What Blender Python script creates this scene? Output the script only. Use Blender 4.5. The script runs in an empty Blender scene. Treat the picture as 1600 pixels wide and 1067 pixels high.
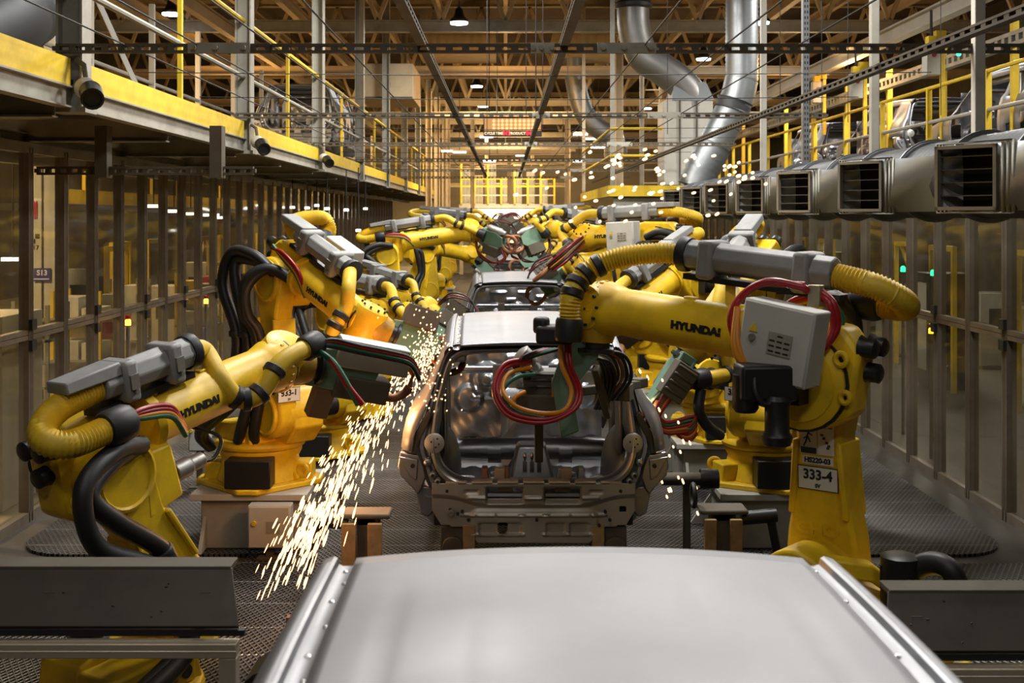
import bpy, bmesh, math, random
from mathutils import Vector as V, Matrix as Mx, noise
R = math.radians
PI = math.pi
scene = bpy.context.scene
col = scene.collection
rnd = random.Random(7)

# ------------------------------------------------------------------ camera
H = 2.65            # eye height over the shop floor
F = 1800.0          # focal length in photo pixels
VX, VY = 790.0, 338.0
cam_d = bpy.data.cameras.new('camera')
cam = bpy.data.objects.new('camera', cam_d); col.objects.link(cam)
cam.location = (0, 0, H); cam.rotation_euler = (R(90), 0, 0)
cam_d.sensor_width = 36; cam_d.lens = 36 * F / 1600
cam_d.shift_x = (800 - VX) / 1600; cam_d.shift_y = -(533.5 - VY) / 1600
cam_d.clip_start = 0.05; cam_d.clip_end = 300
cam_d.dof.use_dof = True; cam_d.dof.focus_distance = 7.8; cam_d.dof.aperture_fstop = 5.0
scene.camera = cam

# ------------------------------------------------------------------ world, light, exposure
w = bpy.data.worlds.new('hall_air'); scene.world = w; w.use_nodes = True
bg = w.node_tree.nodes['Background']; bg.inputs[0].default_value = (1.0, .80, .55, 1); bg.inputs[1].default_value = .03
scene.view_settings.view_transform = 'Standard'; scene.view_settings.look = 'None'
scene.view_settings.exposure = 0.15; scene.view_settings.gamma = 1.0
scene.view_settings.use_curve_mapping = False
scene.cycles.max_bounces = 6; scene.cycles.transparent_max_bounces = 24
scene.cycles.diffuse_bounces = 3; scene.cycles.glossy_bounces = 3
scene.cycles.use_denoising = True
scene.cycles.sample_clamp_indirect = 4.0
scene.cycles.caustics_reflective = False; scene.cycles.caustics_refractive = False

def lamp(kind, loc, energy, color, size=.5, to=None, spot=None, name='lamp_light'):
    l = bpy.data.lights.new(name, kind); l.energy = energy; l.color = color
    if kind == 'AREA': l.shape = 'DISK'; l.size = size
    elif kind in ('POINT', 'SPOT'): l.shadow_soft_size = size
    if spot: l.spot_size = R(spot); l.spot_blend = .6
    o = bpy.data.objects.new(name, l); col.objects.link(o); o.location = loc
    if to is not None:
        o.rotation_euler = (V(to) - V(loc)).to_track_quat('-Z', 'Y').to_euler()
    return o
COOL = (1.0, .965, .92); WARM = (1.0, .74, .42); SODIUM = (1.0, .56, .20)
# rows of high-bay lamps over the line, the aisles and the neighbouring lines, plus added fill lights
for y, e in ((-2.5, 95), (3.5, 46), (9.5, 330), (16.5, 340), (26, 260)):
    lamp('AREA', (-1.0, y, 6.9), e, COOL, 1.0, (-.6, y + .3, 0))
for y, e in ((1, 45), (8.5, 260), (16.5, 240), (26, 180)):
    lamp('AREA', (2.2, y, 6.6), e, COOL, 1.0, (1.4, y, 0))
for y in (11, 19, 28, 38):
    lamp('AREA', (-8.2, y, 6.0), 750 if y < 15 else 320, WARM, 1.0, (-7.6, y, 0))
    lamp('AREA', (7.6, y, 7.2), 430, COOL, 1.2, (7.0, y, 0))
    lamp('AREA', (7.0, y, 3.2), 70, COOL, .6, (6.8, y, 0))  # unseen lights added under the right mezzanine to brighten the aisle
for y in (38, 50, 60):
    lamp('AREA', (0, y, 6.8), 900, WARM, 2.0, (0, y + 2, 0))  # extra warm lights added to brighten the hazy far end
# sodium floods that wash the roof steel
for x, y in ((-6.8, 19), (6.6, 22), (0, 31), (-7, 31), (8, 32), (0, 42), (-6, 44), (7, 44), (0, 56)):
    lamp('POINT', (x, y, 5.4), 190, SODIUM, .4)

# ------------------------------------------------------------------ mesh helpers
X, Y, Z = V((1, 0, 0)), V((0, 1, 0)), V((0, 0, 1))
def spl(pts, n=8):
    P = [V(p) for p in pts]
    if len(P) < 3: return P
    out = []
    for i in range(len(P) - 1):
        a = P[i - 1] if i else P[0] * 2 - P[1]
        b, c = P[i], P[i + 1]
        d = P[i + 2] if i + 2 < len(P) else P[-1] * 2 - P[-2]
        for k in range(n):
            t = k / n
            out.append(.5 * ((2 * b) + (c - a) * t + (2 * a - 5 * b + 4 * c - d) * t * t + (3 * b - a - 3 * c + d) * t ** 3))
    out.append(P[-1]); return out
def resample(P, step):
    P = [V(p) for p in P]; out = [P[0].copy()]; acc = 0
    for a, b in zip(P, P[1:]):
        L = (b - a).length
        if L < 1e-9: continue
        s = step - acc
        while s <= L:
            out.append(a.lerp(b, s / L)); s += step
        acc = L - (s - step)
    return out
def frame(ax, up=Z):
    ax = V(ax).normalized()
    s = ax.cross(up)
    if s.length < 1e-4: s = ax.cross(X)
    s.normalize(); return ax, s, s.cross(ax)
class MB:
    def __init__(s, M=None): s.bm = bmesh.new(); s.M = M
    def v(s, p):
        p = V(p); return s.bm.verts.new(s.M @ p if s.M else p)
    def f(s, vs):
        try: return s.bm.faces.new(vs)
        except ValueError: return None
    def hexa(s, p):
        q = [s.v(x) for x in p]
        for i in ((0, 3, 2, 1), (4, 5, 6, 7), (0, 1, 5, 4), (1, 2, 6, 5), (2, 3, 7, 6), (3, 0, 4, 7)): s.f([q[k] for k in i])
        return s
    def box(s, c, d, rz=0, Rm=None):
        c = V(c); hx, hy, hz = d[0] / 2, d[1] / 2, d[2] / 2
        if rz: Rm = Mx.Rotation(rz, 3, 'Z')
        P = [V((x, y, z)) for z in (-hz, hz) for x, y in ((-hx, -hy), (hx, -hy), (hx, hy), (-hx, hy))]
        if Rm: P = [Rm @ p for p in P]
        return s.hexa([c + p for p in P])
    def b2(s, a, b):
        return s.box([(i + j) / 2 for i, j in zip(a, b)], [abs(j - i) for i, j in zip(a, b)])
    def beam(s, a, b, w_, h, up=Z):
        a, b = V(a), V(b); ax, sd, u = frame(b - a, up)
        return s.hexa([p + sd * i * w_ / 2 + u * j * h / 2 for p in (a, b) for i, j in ((-1, -1), (1, -1), (1, 1), (-1, 1))])
    def ibeam(s, a, b, w_, h, t=.015, up=Z):
        a, b = V(a), V(b); ax, sd, u = frame(b - a, up)
        s.beam(a + u * (h / 2 - t / 2), b + u * (h / 2 - t / 2), w_, t, up)
        s.beam(a - u * (h / 2 - t / 2), b - u * (h / 2 - t / 2), w_, t, up)
        return s.beam(a, b, t, h - 2 * t, up)
    def cyl(s, a, b, r, r2=None, n=16, cap=True):
        return s.tube([a, b], [r, r if r2 is None else r2], n, cap)
    def tube(s, pts, r, n=10, cap=True, up=None):
        P = [V(p) for p in pts]; m = len(P)
        rr = r if isinstance(r, (list, tuple)) else [r] * m
        t0 = (P[1] - P[0]).normalized(); _, sd, u = frame(t0, up or (Z if abs(t0.z) < .95 else X))
        rings = []
        for i, p in enumerate(P):
            t = (P[min(i + 1, m - 1)] - P[max(i - 1, 0)])
            t = t.normalized() if t.length > 1e-9 else t0
            sd = sd - t * sd.dot(t); sd.normalize(); u = sd.cross(t)
            rings.append([s.v(p + (sd * math.cos(k * 2 * PI / n) + u * math.sin(k * 2 * PI / n)) * rr[i]) for k in range(n)])
        for A, B in zip(rings, rings[1:]):
            for k in range(n): s.f((A[k], A[(k + 1) % n], B[(k + 1) % n], B[k]))
        if cap: s.f(rings[0][::-1]); s.f(rings[-1])
        return s
    def lathe(s, o, ax, prof, n=20, cap=True):
        o = V(o); ax, sd, u = frame(ax)
        rings = [[s.v(o + ax * t + (sd * math.cos(k * 2 * PI / n) + u * math.sin(k * 2 * PI / n)) * max(r, 1e-4)) for k in range(n)] for t, r in prof]
        for A, B in zip(rings, rings[1:]):
            for k in range(n): s.f((A[k], A[(k + 1) % n], B[(k + 1) % n], B[k]))
        if cap: s.f(rings[0][::-1]); s.f(rings[-1])
        return s
    def prism(s, poly, fn, w0, w1):
        A = [s.v(fn(a, b, w0)) for a, b in poly]; B = [s.v(fn(a, b, w1)) for a, b in poly]; n = len(poly)
        s.f(A[::-1]); s.f(B)
        for k in range(n): s.f((A[k], A[(k + 1) % n], B[(k + 1) % n], B[k]))
        return s
    def sph(s, c, r, nu=16, nv=10, Rm=None):
        c = V(c); r = (r, r, r) if not isinstance(r, (tuple, list)) else r
        P = []
        for j in range(nv + 1):
            th = PI * j / nv; row = []
            for k in range(nu):
                p = V((math.sin(th) * math.cos(2 * PI * k / nu) * r[0], math.sin(th) * math.sin(2 * PI * k / nu) * r[1], math.cos(th) * r[2]))
                row.append(s.v(c + (Rm @ p if Rm else p)))
            P.append(row)
        for A, B in zip(P, P[1:]):
            for k in range(nu): s.f((A[k], B[k], B[(k + 1) % nu], A[(k + 1) % nu]))
        bmesh.ops.remove_doubles(s.bm, verts=P[0] + P[-1], dist=1e-6); return s
    def torus(s, c, ax, Rr, r, n=20, m=8):
        c = V(c); ax, sd, u = frame(ax); G = []
        for i in range(n):
            a = 2 * PI * i / n; d = sd * math.cos(a) + u * math.sin(a)
            G.append([s.v(c + d * (Rr + r * math.cos(2 * PI * k / m)) + ax * r * math.sin(2 * PI * k / m)) for k in range(m)])
        for i in range(n):
            for k in range(m): s.f((G[i][k], G[(i + 1) % n][k], G[(i + 1) % n][(k + 1) % m], G[i][(k + 1) % m]))
        return s
    def grid(s, fn, nu, nv, mask=None, closed=False):
        G = [[s.v(fn(i, j)) for j in range(nv)] for i in range(nu)]
        for i in range(nu if closed else nu - 1):
            for j in range(nv - 1):
                if mask is None or mask(i, j):
                    k = (i + 1) % nu; s.f((G[i][j], G[k][j], G[k][j + 1], G[i][j + 1]))
        return s
    def build(s, name, mat, parent=None, bevel=0, ang=38, solid=0):
        if not s.bm.faces: s.bm.free(); return None
        lo = [v for v in s.bm.verts if not v.link_faces]
        if lo: bmesh.ops.delete(s.bm, geom=lo, context='VERTS')
        bmesh.ops.recalc_face_normals(s.bm, faces=s.bm.faces)
        me = bpy.data.meshes.new(name); s.bm.to_mesh(me); s.bm.free()
        me.polygons.foreach_set('use_smooth', [True] * len(me.polygons)); me.set_sharp_from_angle(angle=R(ang))
        me.materials.append(mat)
        o = bpy.data.objects.new(name, me); col.objects.link(o)
        if parent: o.parent = parent
        if solid:
            m = o.modifiers.new('thick', 'SOLIDIFY'); m.thickness = solid; m.offset = 0
        if bevel:
            m = o.modifiers.new('edge', 'BEVEL'); m.width = bevel; m.segments = 2; m.limit_method = 'ANGLE'; m.angle_limit = R(40)
        return o
def tag(o, label, cat, group=None, kind=None):
    o['label'] = label; o['category'] = cat
    if group: o['group'] = group
    if kind: o['kind'] = kind
    return o
def struct(o):
    o['kind'] = 'structure'; return o
def empty(name, loc=(0, 0, 0), rz=0, parent=None):
    o = bpy.data.objects.new(name, None); col.objects.link(o); o.empty_display_size = .1
    o.location = loc; o.rotation_euler = (0, 0, rz)
    if parent: o.parent = parent
    return o
def copy_tree(o, parent=None):
    c = o.copy(); col.objects.link(c)
    if parent: c.parent = parent
    for ch in list(o.children): copy_tree(ch, c)
    return c
def at(px, py, d):
    """the place in the hall seen at a photo pixel, d metres down the line"""
    return V(((px - VX) * d / F, d, H - (py - VY) * d / F))
def text(body, size, mat, name, M, parent=None, ext=.0015, bold=0, sx=1.0, wrap=None, align='CENTER'):
    cu = bpy.data.curves.new(name, 'FONT'); cu.body = body; cu.size = size; cu.align_x = align; cu.align_y = 'CENTER'
    cu.extrude = ext; cu.offset = bold; cu.resolution_u = 3
    t = bpy.data.objects.new(name, cu); col.objects.link(t)
    dg = bpy.context.evaluated_depsgraph_get(); dg.update()
    me = bpy.data.meshes.new_from_object(t.evaluated_get(dg)); bpy.data.objects.remove(t)
    for v in me.vertices:
        p = v.co.copy(); p.x *= sx
        if wrap:
            a = p.y / wrap; p = V((p.x, math.sin(a) * (wrap + p.z), math.cos(a) * (wrap + p.z) - wrap))
        v.co = M @ p
    me.materials.clear(); me.materials.append(mat); me.name = name
    o = bpy.data.objects.new(name, me); col.objects.link(o)
    if parent: o.parent = parent
    return o
def basis(o, x, y):
    x = V(x).normalized(); y = V(y); y = (y - x * y.dot(x)).normalized(); z = x.cross(y)
    M = Mx((x, y, z)).transposed().to_4x4(); M.translation = V(o); return M

# ------------------------------------------------------------------ materials
def mat(name, c, rough=.5, metal=0, dirt=0, dcol=(.05, .035, .02), dscale=3, bump=0, bscale=60, emit=None, es=0, spec=None):
    m = bpy.data.materials.new(name); m.use_nodes = True; nt = m.node_tree; p = nt.nodes['Principled BSDF']
    p.inputs['Base Color'].default_value = (*c, 1); p.inputs['Roughness'].default_value = rough; p.inputs['Metallic'].default_value = metal
    if spec is not None: p.inputs['Specular IOR Level'].default_value = spec
    if emit: p.inputs['Emission Color'].default_value = (*emit, 1); p.inputs['Emission Strength'].default_value = es
    tc = nt.nodes.new('ShaderNodeTexCoord')
    if dirt:
        n = nt.nodes.new('ShaderNodeTexNoise'); n.inputs['Scale'].default_value = dscale; n.inputs['Detail'].default_value = 8; n.inputs['Roughness'].default_value = .65
        nt.links.new(tc.outputs['Object'], n.inputs['Vector'])
        r = nt.nodes.new('ShaderNodeValToRGB'); r.color_ramp.elements[0].position = .42; r.color_ramp.elements[1].position = .75
        r.color_ramp.elements[0].color = (0, 0, 0, 1); r.color_ramp.elements[1].color = (dirt, dirt, dirt, 1)
        nt.links.new(n.outputs['Fac'], r.inputs['Fac'])
        mx = nt.nodes.new('ShaderNodeMix'); mx.data_type = 'RGBA'
        mx.inputs['A'].default_value = (*c, 1); mx.inputs['B'].default_value = (*dcol, 1)
        nt.links.new(r.outputs['Color'], mx.inputs['Factor']); nt.links.new(mx.outputs['Result'], p.inputs['Base Color'])
        ad = nt.nodes.new('ShaderNodeMath'); ad.operation = 'MULTIPLY_ADD'; ad.inputs[1].default_value = .35; ad.inputs[2].default_value = rough - .1
        nt.links.new(n.outputs['Fac'], ad.inputs[0]); nt.links.new(ad.outputs[0], p.inputs['Roughness'])
    if bump:
        n = nt.nodes.new('ShaderNodeTexNoise'); n.inputs['Scale'].default_value = bscale; n.inputs['Detail'].default_value = 4
        nt.links.new(tc.outputs['Object'], n.inputs['Vector'])
        b = nt.nodes.new('ShaderNodeBump'); b.inputs['Strength'].default_value = bump; b.inputs['Distance'].default_value = .01
        nt.links.new(n.outputs['Fac'], b.inputs['Height']); nt.links.new(b.outputs['Normal'], p.inputs['Normal'])
    return m
YEL = mat('robot_yellow_paint', (.86, .56, .014), .38, 0, .45, (.20, .10, .012), 5)
YELD = mat('robot_yellow_greasy', (.50, .29, .012), .42, 0, .7, (.06, .035, .01), 7)
RAIL = mat('safety_yellow_paint', (.72, .50, .02), .5, 0, .35, (.18, .11, .02), 4)
BLK = mat('black_rubber', (.012, .012, .012), .5, 0, 0)
BLKM = mat('black_motor', (.018, .018, .017), .42, .3)
GREY = mat('dress_pack_grey', (.27, .275, .27), .45, 0, .4, (.06, .055, .05), 6)
HOSE = mat('yellow_hose', (.72, .48, .025), .45, 0, .4, (.22, .12, .015), 9)
RED = mat('red_cable', (.30, .010, .014), .35); ORG = mat('orange_cable', (.62, .22, .012), .4); GRN = mat('green_cable', (.01, .13, .06), .4)
BOXW = mat('cabinet_light_grey', (.50, .50, .46), .45, 0, .25, (.22, .2, .16), 4)
GUNG = mat('bracket_green', (.13, .24, .16), .5, 0, .4, (.06, .08, .06), 8)
CHROME = mat('bright_steel', (.55, .55, .55), .25, 1)
STEEL = mat('machined_steel', (.35, .34, .32), .4, .85, .4, (.07, .06, .05), 8)
RUST = mat('heat_tinted_copper', (.30, .13, .06), .5, .5, .5, (.08, .04, .02), 10)
BODY = mat('bare_body_steel', (.27, .273, .285), .43, .75, .10, (.21, .21, .225), 1.3)
BODYI = mat('inner_body_steel', (.36, .37, .39), .30, .9, .25, (.16, .16, .17), 4)
BODYR = mat('rear_panel_steel', (.40, .39, .345), .38, .65, .2, (.27, .26, .23), 3)
PLATE = mat('white_sign_face', (.72, .70, .62), .5)
INK = mat('black_lettering', (.008, .008, .008), .5)
ALU = mat('grimy_aluminium', (.22, .19, .145), .42, .6, .75, (.10, .055, .025), 2.2)
GALV = mat('galvanised_duct', (.27, .29, .30), .38, .8, .35, (.16, .17, .18), 3)
DUCTD = mat('dark_duct_steel', (.055, .058, .06), .5, .5, .4, (.05, .05, .05), 2)
STLG = mat('grey_structural_steel', (.34, .33, .28), .5, .1, .5, (.13, .10, .06), 2.5)
STLD = mat('dusty_dark_steel', (.10, .085, .06), .65, .2, .6, (.05, .035, .02), 2)
STLW = mat('pale_painted_steel', (.50, .49, .44), .5, 0, .35, (.25, .2, .13), 2)
CREAM = mat('cream_roof_steel', (.50, .40, .25), .55, 0, .4, (.22, .15, .08), 2)
DARK = mat('black_and_hole_shade', (.015, .014, .012), .7)  # near-black for wires and chains; also paints the shade inside openings
CONC = mat('dark_sealed_concrete', (.065, .058, .048), .42, 0, .6, (.03, .026, .02), 1.2, .15, 30)
AISLE = mat('pale_aisle_floor', (.45, .40, .30), .45, 0, .4, (.25, .21, .15), .8)
def floor_mesh_mat():
    m = bpy.data.materials.new('expanded_metal'); m.use_nodes = True; nt = m.node_tree; p = nt.nodes['Principled BSDF']
    L = nt.links.new; N = nt.nodes.new
    tc = N('ShaderNodeTexCoord'); sp = N('ShaderNodeSeparateXYZ'); L(tc.outputs['Object'], sp.inputs[0])
    def math_(op, a, b=None, cc=None):
        n = N('ShaderNodeMath'); n.operation = op
        for i, x in enumerate((a, b, cc)):
            if x is None: continue
            if isinstance(x, (int, float)): n.inputs[i].default_value = x
            else: L(x, n.inputs[i])
        return n.outputs[0]
    u = math_('MULTIPLY', sp.outputs[0], 1 / .042); v = math_('MULTIPLY', sp.outputs[1], 1 / .075)
    a = math_('ABSOLUTE', math_('SINE', math_('MULTIPLY', math_('ADD', u, v), PI)))
    b = math_('ABSOLUTE', math_('SINE', math_('MULTIPLY', math_('SUBTRACT', u, v), PI)))
    h = math_('MINIMUM', a, b)
    r = N('ShaderNodeValToRGB'); r.color_ramp.elements[0].position = .32; r.color_ramp.elements[1].position = .50
    r.color_ramp.elements[0].color = (.20, .20, .195, 1); r.color_ramp.elements[1].color = (.012, .008, .008, 1); L(h, r.inputs[0])
    n = N('ShaderNodeTexNoise'); n.inputs['Scale'].default_value = 1.1; n.inputs['Detail'].default_value = 6; L(tc.outputs['Object'], n.inputs[0])
    r2 = N('ShaderNodeValToRGB'); r2.color_ramp.elements[0].position = .35; r2.color_ramp.elements[1].position = .7
    r2.color_ramp.elements[0].color = (.3, .28, .25, 1); r2.color_ramp.elements[1].color = (1.25, 1.25, 1.25, 1); L(n.outputs['Fac'], r2.inputs[0])
    mx = N('ShaderNodeMix'); mx.data_type = 'RGBA'; mx.blend_type = 'MULTIPLY'; mx.inputs['Factor'].default_value = 1
    L(r.outputs[0], mx.inputs['A']); L(r2.outputs[0], mx.inputs['B']); L(mx.outputs['Result'], p.inputs['Base Color'])
    sm = N('ShaderNodeMath'); sm.operation = 'LESS_THAN'; sm.inputs[1].default_value = .035; L(math_('FRACT', math_('MULTIPLY', sp.outputs[1], 1 / .46)), sm.inputs[0])
    ms = N('ShaderNodeMix'); ms.data_type = 'RGBA'; L(sm.outputs[0], ms.inputs['Factor']); L(mx.outputs['Result'], ms.inputs['A']); ms.inputs['B'].default_value = (.24, .24, .235, 1); L(ms.outputs['Result'], p.inputs['Base Color'])
    bp = N('ShaderNodeBump'); bp.inputs['Strength'].default_value = .9; bp.inputs['Distance'].default_value = .012; bp.invert = True
    L(h, bp.inputs['Height']); L(bp.outputs[0], p.inputs['Normal'])
    p.inputs['Metallic'].default_value = .7; p.inputs['Roughness'].default_value = .38
    return m
GRATE = floor_mesh_mat()
def glass_mat(name, lo, hi, tint=(.80, .78, .70), dirtc=(.16, .14, .10)):
    m = bpy.data.materials.new(name); m.use_nodes = True; nt = m.node_tree; N = nt.nodes.new; L = nt.links.new
    for n in list(nt.nodes): nt.nodes.remove(n)
    out = N('ShaderNodeOutputMaterial'); tr = N('ShaderNodeBsdfTransparent'); tr.inputs[0].default_value = (*tint, 1)
    pr = N('ShaderNodeBsdfPrincipled'); pr.inputs['Base Color'].default_value = (*dirtc, 1); pr.inputs['Roughness'].default_value = .22
    tc = N('ShaderNodeTexCoord'); n = N('ShaderNodeTexNoise'); n.inputs['Scale'].default_value = 1.6; n.inputs['Detail'].default_value = 7
    mp = N('ShaderNodeMapping'); mp.inputs['Scale'].default_value = (1, 1, .45); L(tc.outputs['Object'], mp.inputs[0]); L(mp.outputs[0], n.inputs[0])
    mr = N('ShaderNodeMapRange'); mr.inputs['From Min'].default_value = .3; mr.inputs['From Max'].default_value = .72
    mr.inputs['To Min'].default_value = lo; mr.inputs['To Max'].default_value = hi; L(n.outputs['Fac'], mr.inputs[0])
    mx = N('ShaderNodeMixShader'); L(mr.outputs[0], mx.inputs[0]); L(tr.outputs[0], mx.inputs[1]); L(pr.outputs[0], mx.inputs[2])
    gl = N('ShaderNodeBsdfGlossy'); gl.inputs['Roughness'].default_value = .05
    fr = N('ShaderNodeFresnel'); fr.inputs[0].default_value = 1.22
    ge = N('ShaderNodeNewGeometry'); nb = N('ShaderNodeMath'); nb.operation = 'SUBTRACT'; nb.inputs[0].default_value = 1; L(ge.outputs['Backfacing'], nb.inputs[1])
    mu = N('ShaderNodeMath'); mu.operation = 'MULTIPLY'; L(fr.outputs[0], mu.inputs[0]); L(nb.outputs[0], mu.inputs[1])
    m2 = N('ShaderNodeMixShader'); L(mu.outputs[0], m2.inputs[0]); L(mx.outputs[0], m2.inputs[1]); L(gl.outputs[0], m2.inputs[2])
    L(m2.outputs[0], out.inputs[0]); return m
GLASS = glass_mat('grimy_guard_glazing', .05, .30)
GLASSC = glass_mat('clear_guard_glazing', .02, .12)
def emis(name, c, s):
    m = bpy.data.materials.new(name); m.use_nodes = True; nt = m.node_tree
    p = nt.nodes['Principled BSDF']; p.inputs['Base Color'].default_value = (*c, 1)
    p.inputs['Emission Color'].default_value = (*c, 1); p.inputs['Emission Strength'].default_value = s; return m
LAMPW = emis('lit_lamp_lens', (.92, .95, 1.0), 14)
SPARK = emis('glowing_spark', (1.0, .58, .30), 2.4)
LEDR = emis('red_led', (1.0, .02, .05), 2.0); LEDG = emis('green_signal', (.02, 1.0, .35), 5); LEDA = emis('amber_beacon', (1.0, .45, .03), 6)
LIME = emis('lime_lamp_tile', (.35, .9, .05), 1.2); LETT = emis('lit_lettering', (1.0, .75, .45), .8)
# ================================================================== the setting
m = MB(); m.b2((-4.35, -2, -.1), (4.55, 72, 0)); struct(m.build('floor', CONC))
m = MB(); m.b2((-16, -2, -.1), (-4.36, 72, -.005)); struct(m.build('floor_aisle_left', AISLE)); m = MB(); m.b2((4.56, -2, -.1), (16, 72, -.005)); struct(m.build('floor_aisle_right', mat('grey_aisle_floor', (.16, .15, .13), .5, 0, .4, (.08, .07, .06), 1)))
def mat_poly(x0, y0, x1, y1, rl, rr_):
    P = []
    for cx, cy, r, a0 in ((x0, y0, rl, 180), (x1, y0, rr_, 270), (x1, y1, rr_, 0), (x0, y1, rl, 90)):
        if r == 0: P.append((cx, cy)); continue
        ox = cx + r if cx == x0 else cx - r; oy = cy + r if cy == y0 else cy - r
        for k in range(7): a = R(a0 + 15 * k); P.append((ox + r * math.cos(a), oy + r * math.sin(a)))
    return P
m = MB(); m.b2((-4.1, .5, .002), (4.3, 8.72, .022)); struct(m.build('floor_grating', GRATE))
m = MB(); m.b2((-2.0, 8.73, .002), (2.0, 62, .022)); struct(m.build('floor_grating', GRATE))
ys = [8.95, 13.5, 13.8, 18.4, 18.7, 23.3, 23.6, 28.2, 28.5, 40, 40.3, 60]
for k in range(0, len(ys), 2):
    for sx in (-1, 1):
        x0, x1 = (-3.88, -2.01) if sx < 0 else (2.01, 3.98)
        m = MB(); m.prism(mat_poly(x0, ys[k], x1, ys[k + 1], .45 if sx < 0 else 0, .45 if sx > 0 else 0), lambda a, b, c: (a, b, c), .002, .024)
        struct(m.build('floor_mat', GRATE))
# glazed guard walls either side of the line
def guard_wall(name, x, sx):
    w_ = struct(empty(name, (x, 2.0, 0)))
    n = 51
    pm = MB()
    for s in (-1, 1): pm.b2((-.045, s * .029 - .021, 0), (.045, s * .029 + .021, 3.25))
    for s in (-1, 1): pm.b2((-.05, s * .029 - .004, 0), (.05, s * .029 + .004, 3.25))
    p0 = pm.build('post', ALU, w_)
    gm = MB(); gm.b2((-.004, .06, .09), (.004, .74, 1.57)); g0 = gm.build('pane', GLASS, w_)
    gm = MB(); gm.b2((-.004, .06, 1.67), (.004, .74, 3.2)); g1 = gm.build('pane', GLASS, w_)
    hm = MB()
    for dz in (-.09, .09): hm.b2((-sx * .04, -.05, 1.62 + dz - .045), (-sx * .075, .05, 1.62 + dz + .045))
    h0 = hm.build('hinge', BLK, w_)
    rl = MB(); rl.b2((-.04, .05, 1.58), (.04, .75, 1.62)); rl.b2((-.04, .05, 1.625), (.04, .75, 1.665)); r0 = rl.build('rail', ALU, w_)
    for k in range(n):
        y = .02 + .8 * k
        for o in (p0, g0, g1, r0) + ((h0,) if k % 2 == 0 and k < 34 else ()):
            if k:
                c = o.copy(); col.objects.link(c); c.location.y = y
            else: o.location.y = y
    m = MB(); m.b2((-.045, 0, .0), (.045, .8 * n, .085)); m.build('bottom_rail', ALU, w_)
    m = MB(); m.b2((-.045, 0, 3.2), (.045, .8 * n, 3.29)); m.build('top_rail', ALU, w_)
guard_wall('wall_left', -4.17, -1); guard_wall('wall_right', 4.38, 1)

# ------------------------------------------------------------------ roof
m = MB(); m.b2((-18, -4, 9.6), (18, 72, 9.7)); struct(m.build('ceiling', mat('brown_roof_deck', (.075, .048, .026), .8, 0, .5, (.03, .02, .01), 1)))
def truss(y, kind):
    t = struct(empty('roof_truss_trim', (0, y, 0)))
    c = MB(); c.ibeam((-15, 0, 7.1), (15, 0, 7.1), .2, .28, .03); c.build('bottom_chord', STLG if kind else CREAM, t)
    c = MB(); c.ibeam((-15, 0, 9.3), (15, 0, 9.3), .2, .24, .03); c.build('top_chord', CREAM, t)
    d = MB()
    for k in range(20):
        x = -15 + 1.5 * k
        d.beam((x, 0, 7.2), (x + .75, 0, 9.2), .11, .09); d.beam((x + .75, 0, 9.2), (x + 1.5, 0, 7.2), .11, .09)
    d.build('web', CREAM, t)
for i, y in enumerate((15.5, 27, 36, 45, 54, 63)): truss(y, i < 2)
for k in range(15):
    x = -13.3 + 1.9 * k
    m = MB(); m.ibeam((x, 22 if k == 9 else 8, 8.75), (x, 66, 8.75), .12, .26, .03); struct(m.build('beam', CREAM))
for x, z in ((-8.6, 7.5), (-6.3, 6.9), (-5.2, 7.7), (6.9, 7.9)):
    m = MB(); m.ibeam((x, 9, z), (x, 64, z), .16, .3, .03); struct(m.build('beam', CREAM))
for y, z in ((32, 6.7), (40.5, 6.2), (50, 5.7), (58, 5.4)):
    m = MB(); m.ibeam((-9, y, z), (9, y, z), .16, .24, .03); struct(m.build('beam', CREAM))
# far end of the hall
m = MB(); m.b2((-16, 70, 0), (16, 70.2, 9.6)); struct(m.build('wall_far', mat('far_wall_cladding', (.34, .27, .16), .7, 0, .5, (.12, .09, .05), .6)))
m = MB(); m.b2((-16.2, -2, 0), (-16, 70, 9.6)); struct(m.build('wall_outer_left', STLD))
m = MB(); m.b2((16, -2, 0), (16.2, 70, 9.6)); struct(m.build('wall_outer_right', STLD))

# ------------------------------------------------------------------ left mezzanine with its railing
CY = [7.95 + 5.2 * k for k in range(9)]
mz = struct(empty('floor_mezzanine_left', (-3, 4, 3.4)))
m = MB(); m.ibeam((0, 0, .065), (0, 48, .065), .09, .15, .012); m.build('edge_beam', STLG, mz)
m = MB(); m.b2((-2.6, 0, .16), (.02, 48, .19)); m.build('deck', STLD, mz)
m = MB()
for k in range(120): m.b2((-.05, .2 + .4 * k, .125), (.03, .23 + .4 * k, .165))
o = m.build('deck_bracket', STLG, mz); o['kind'] = 'stuff'
for k in range(19):
    m = MB(); m.ibeam((-2.6, 1.2 + 2.6 * k, .02), (-.05, 1.2 + 2.6 * k, .02), .1, .2, .012); m.build('joist', STLG, mz)
for x in (-1.35, -2.5):
    m = MB(); m.ibeam((x, 0, -.08), (x, 48, -.08), .12, .16, .012); m.build('joist', STLG, mz)
for y in CY:
    m = MB(); m.ibeam((-2.98, y, 3.38), (-2.98, y, 9.5), .18, .18, .016, up=X)
    m.b2((-3.1, y - .11, 3.36), (-2.86, y + .11, 3.40)); struct(m.build('column', STLG))
rl = tag(empty('safety_railing', (-2.97, 4, 3.56)), 'yellow and grey safety railing along the left overhead walkway', 'railing')
hr = MB(); hr.tube([(-.02, -1, 1.32), (-.02, 46, 1.32)], .026, 8); hr.build('handrail', RAIL, rl)
hr = MB(); hr.tube([(-.02, -1, .68), (-.02, 46, .68)], .026, 8); hr.build('mid_rail', STLG, rl)
e = [4.0] + CY
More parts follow.
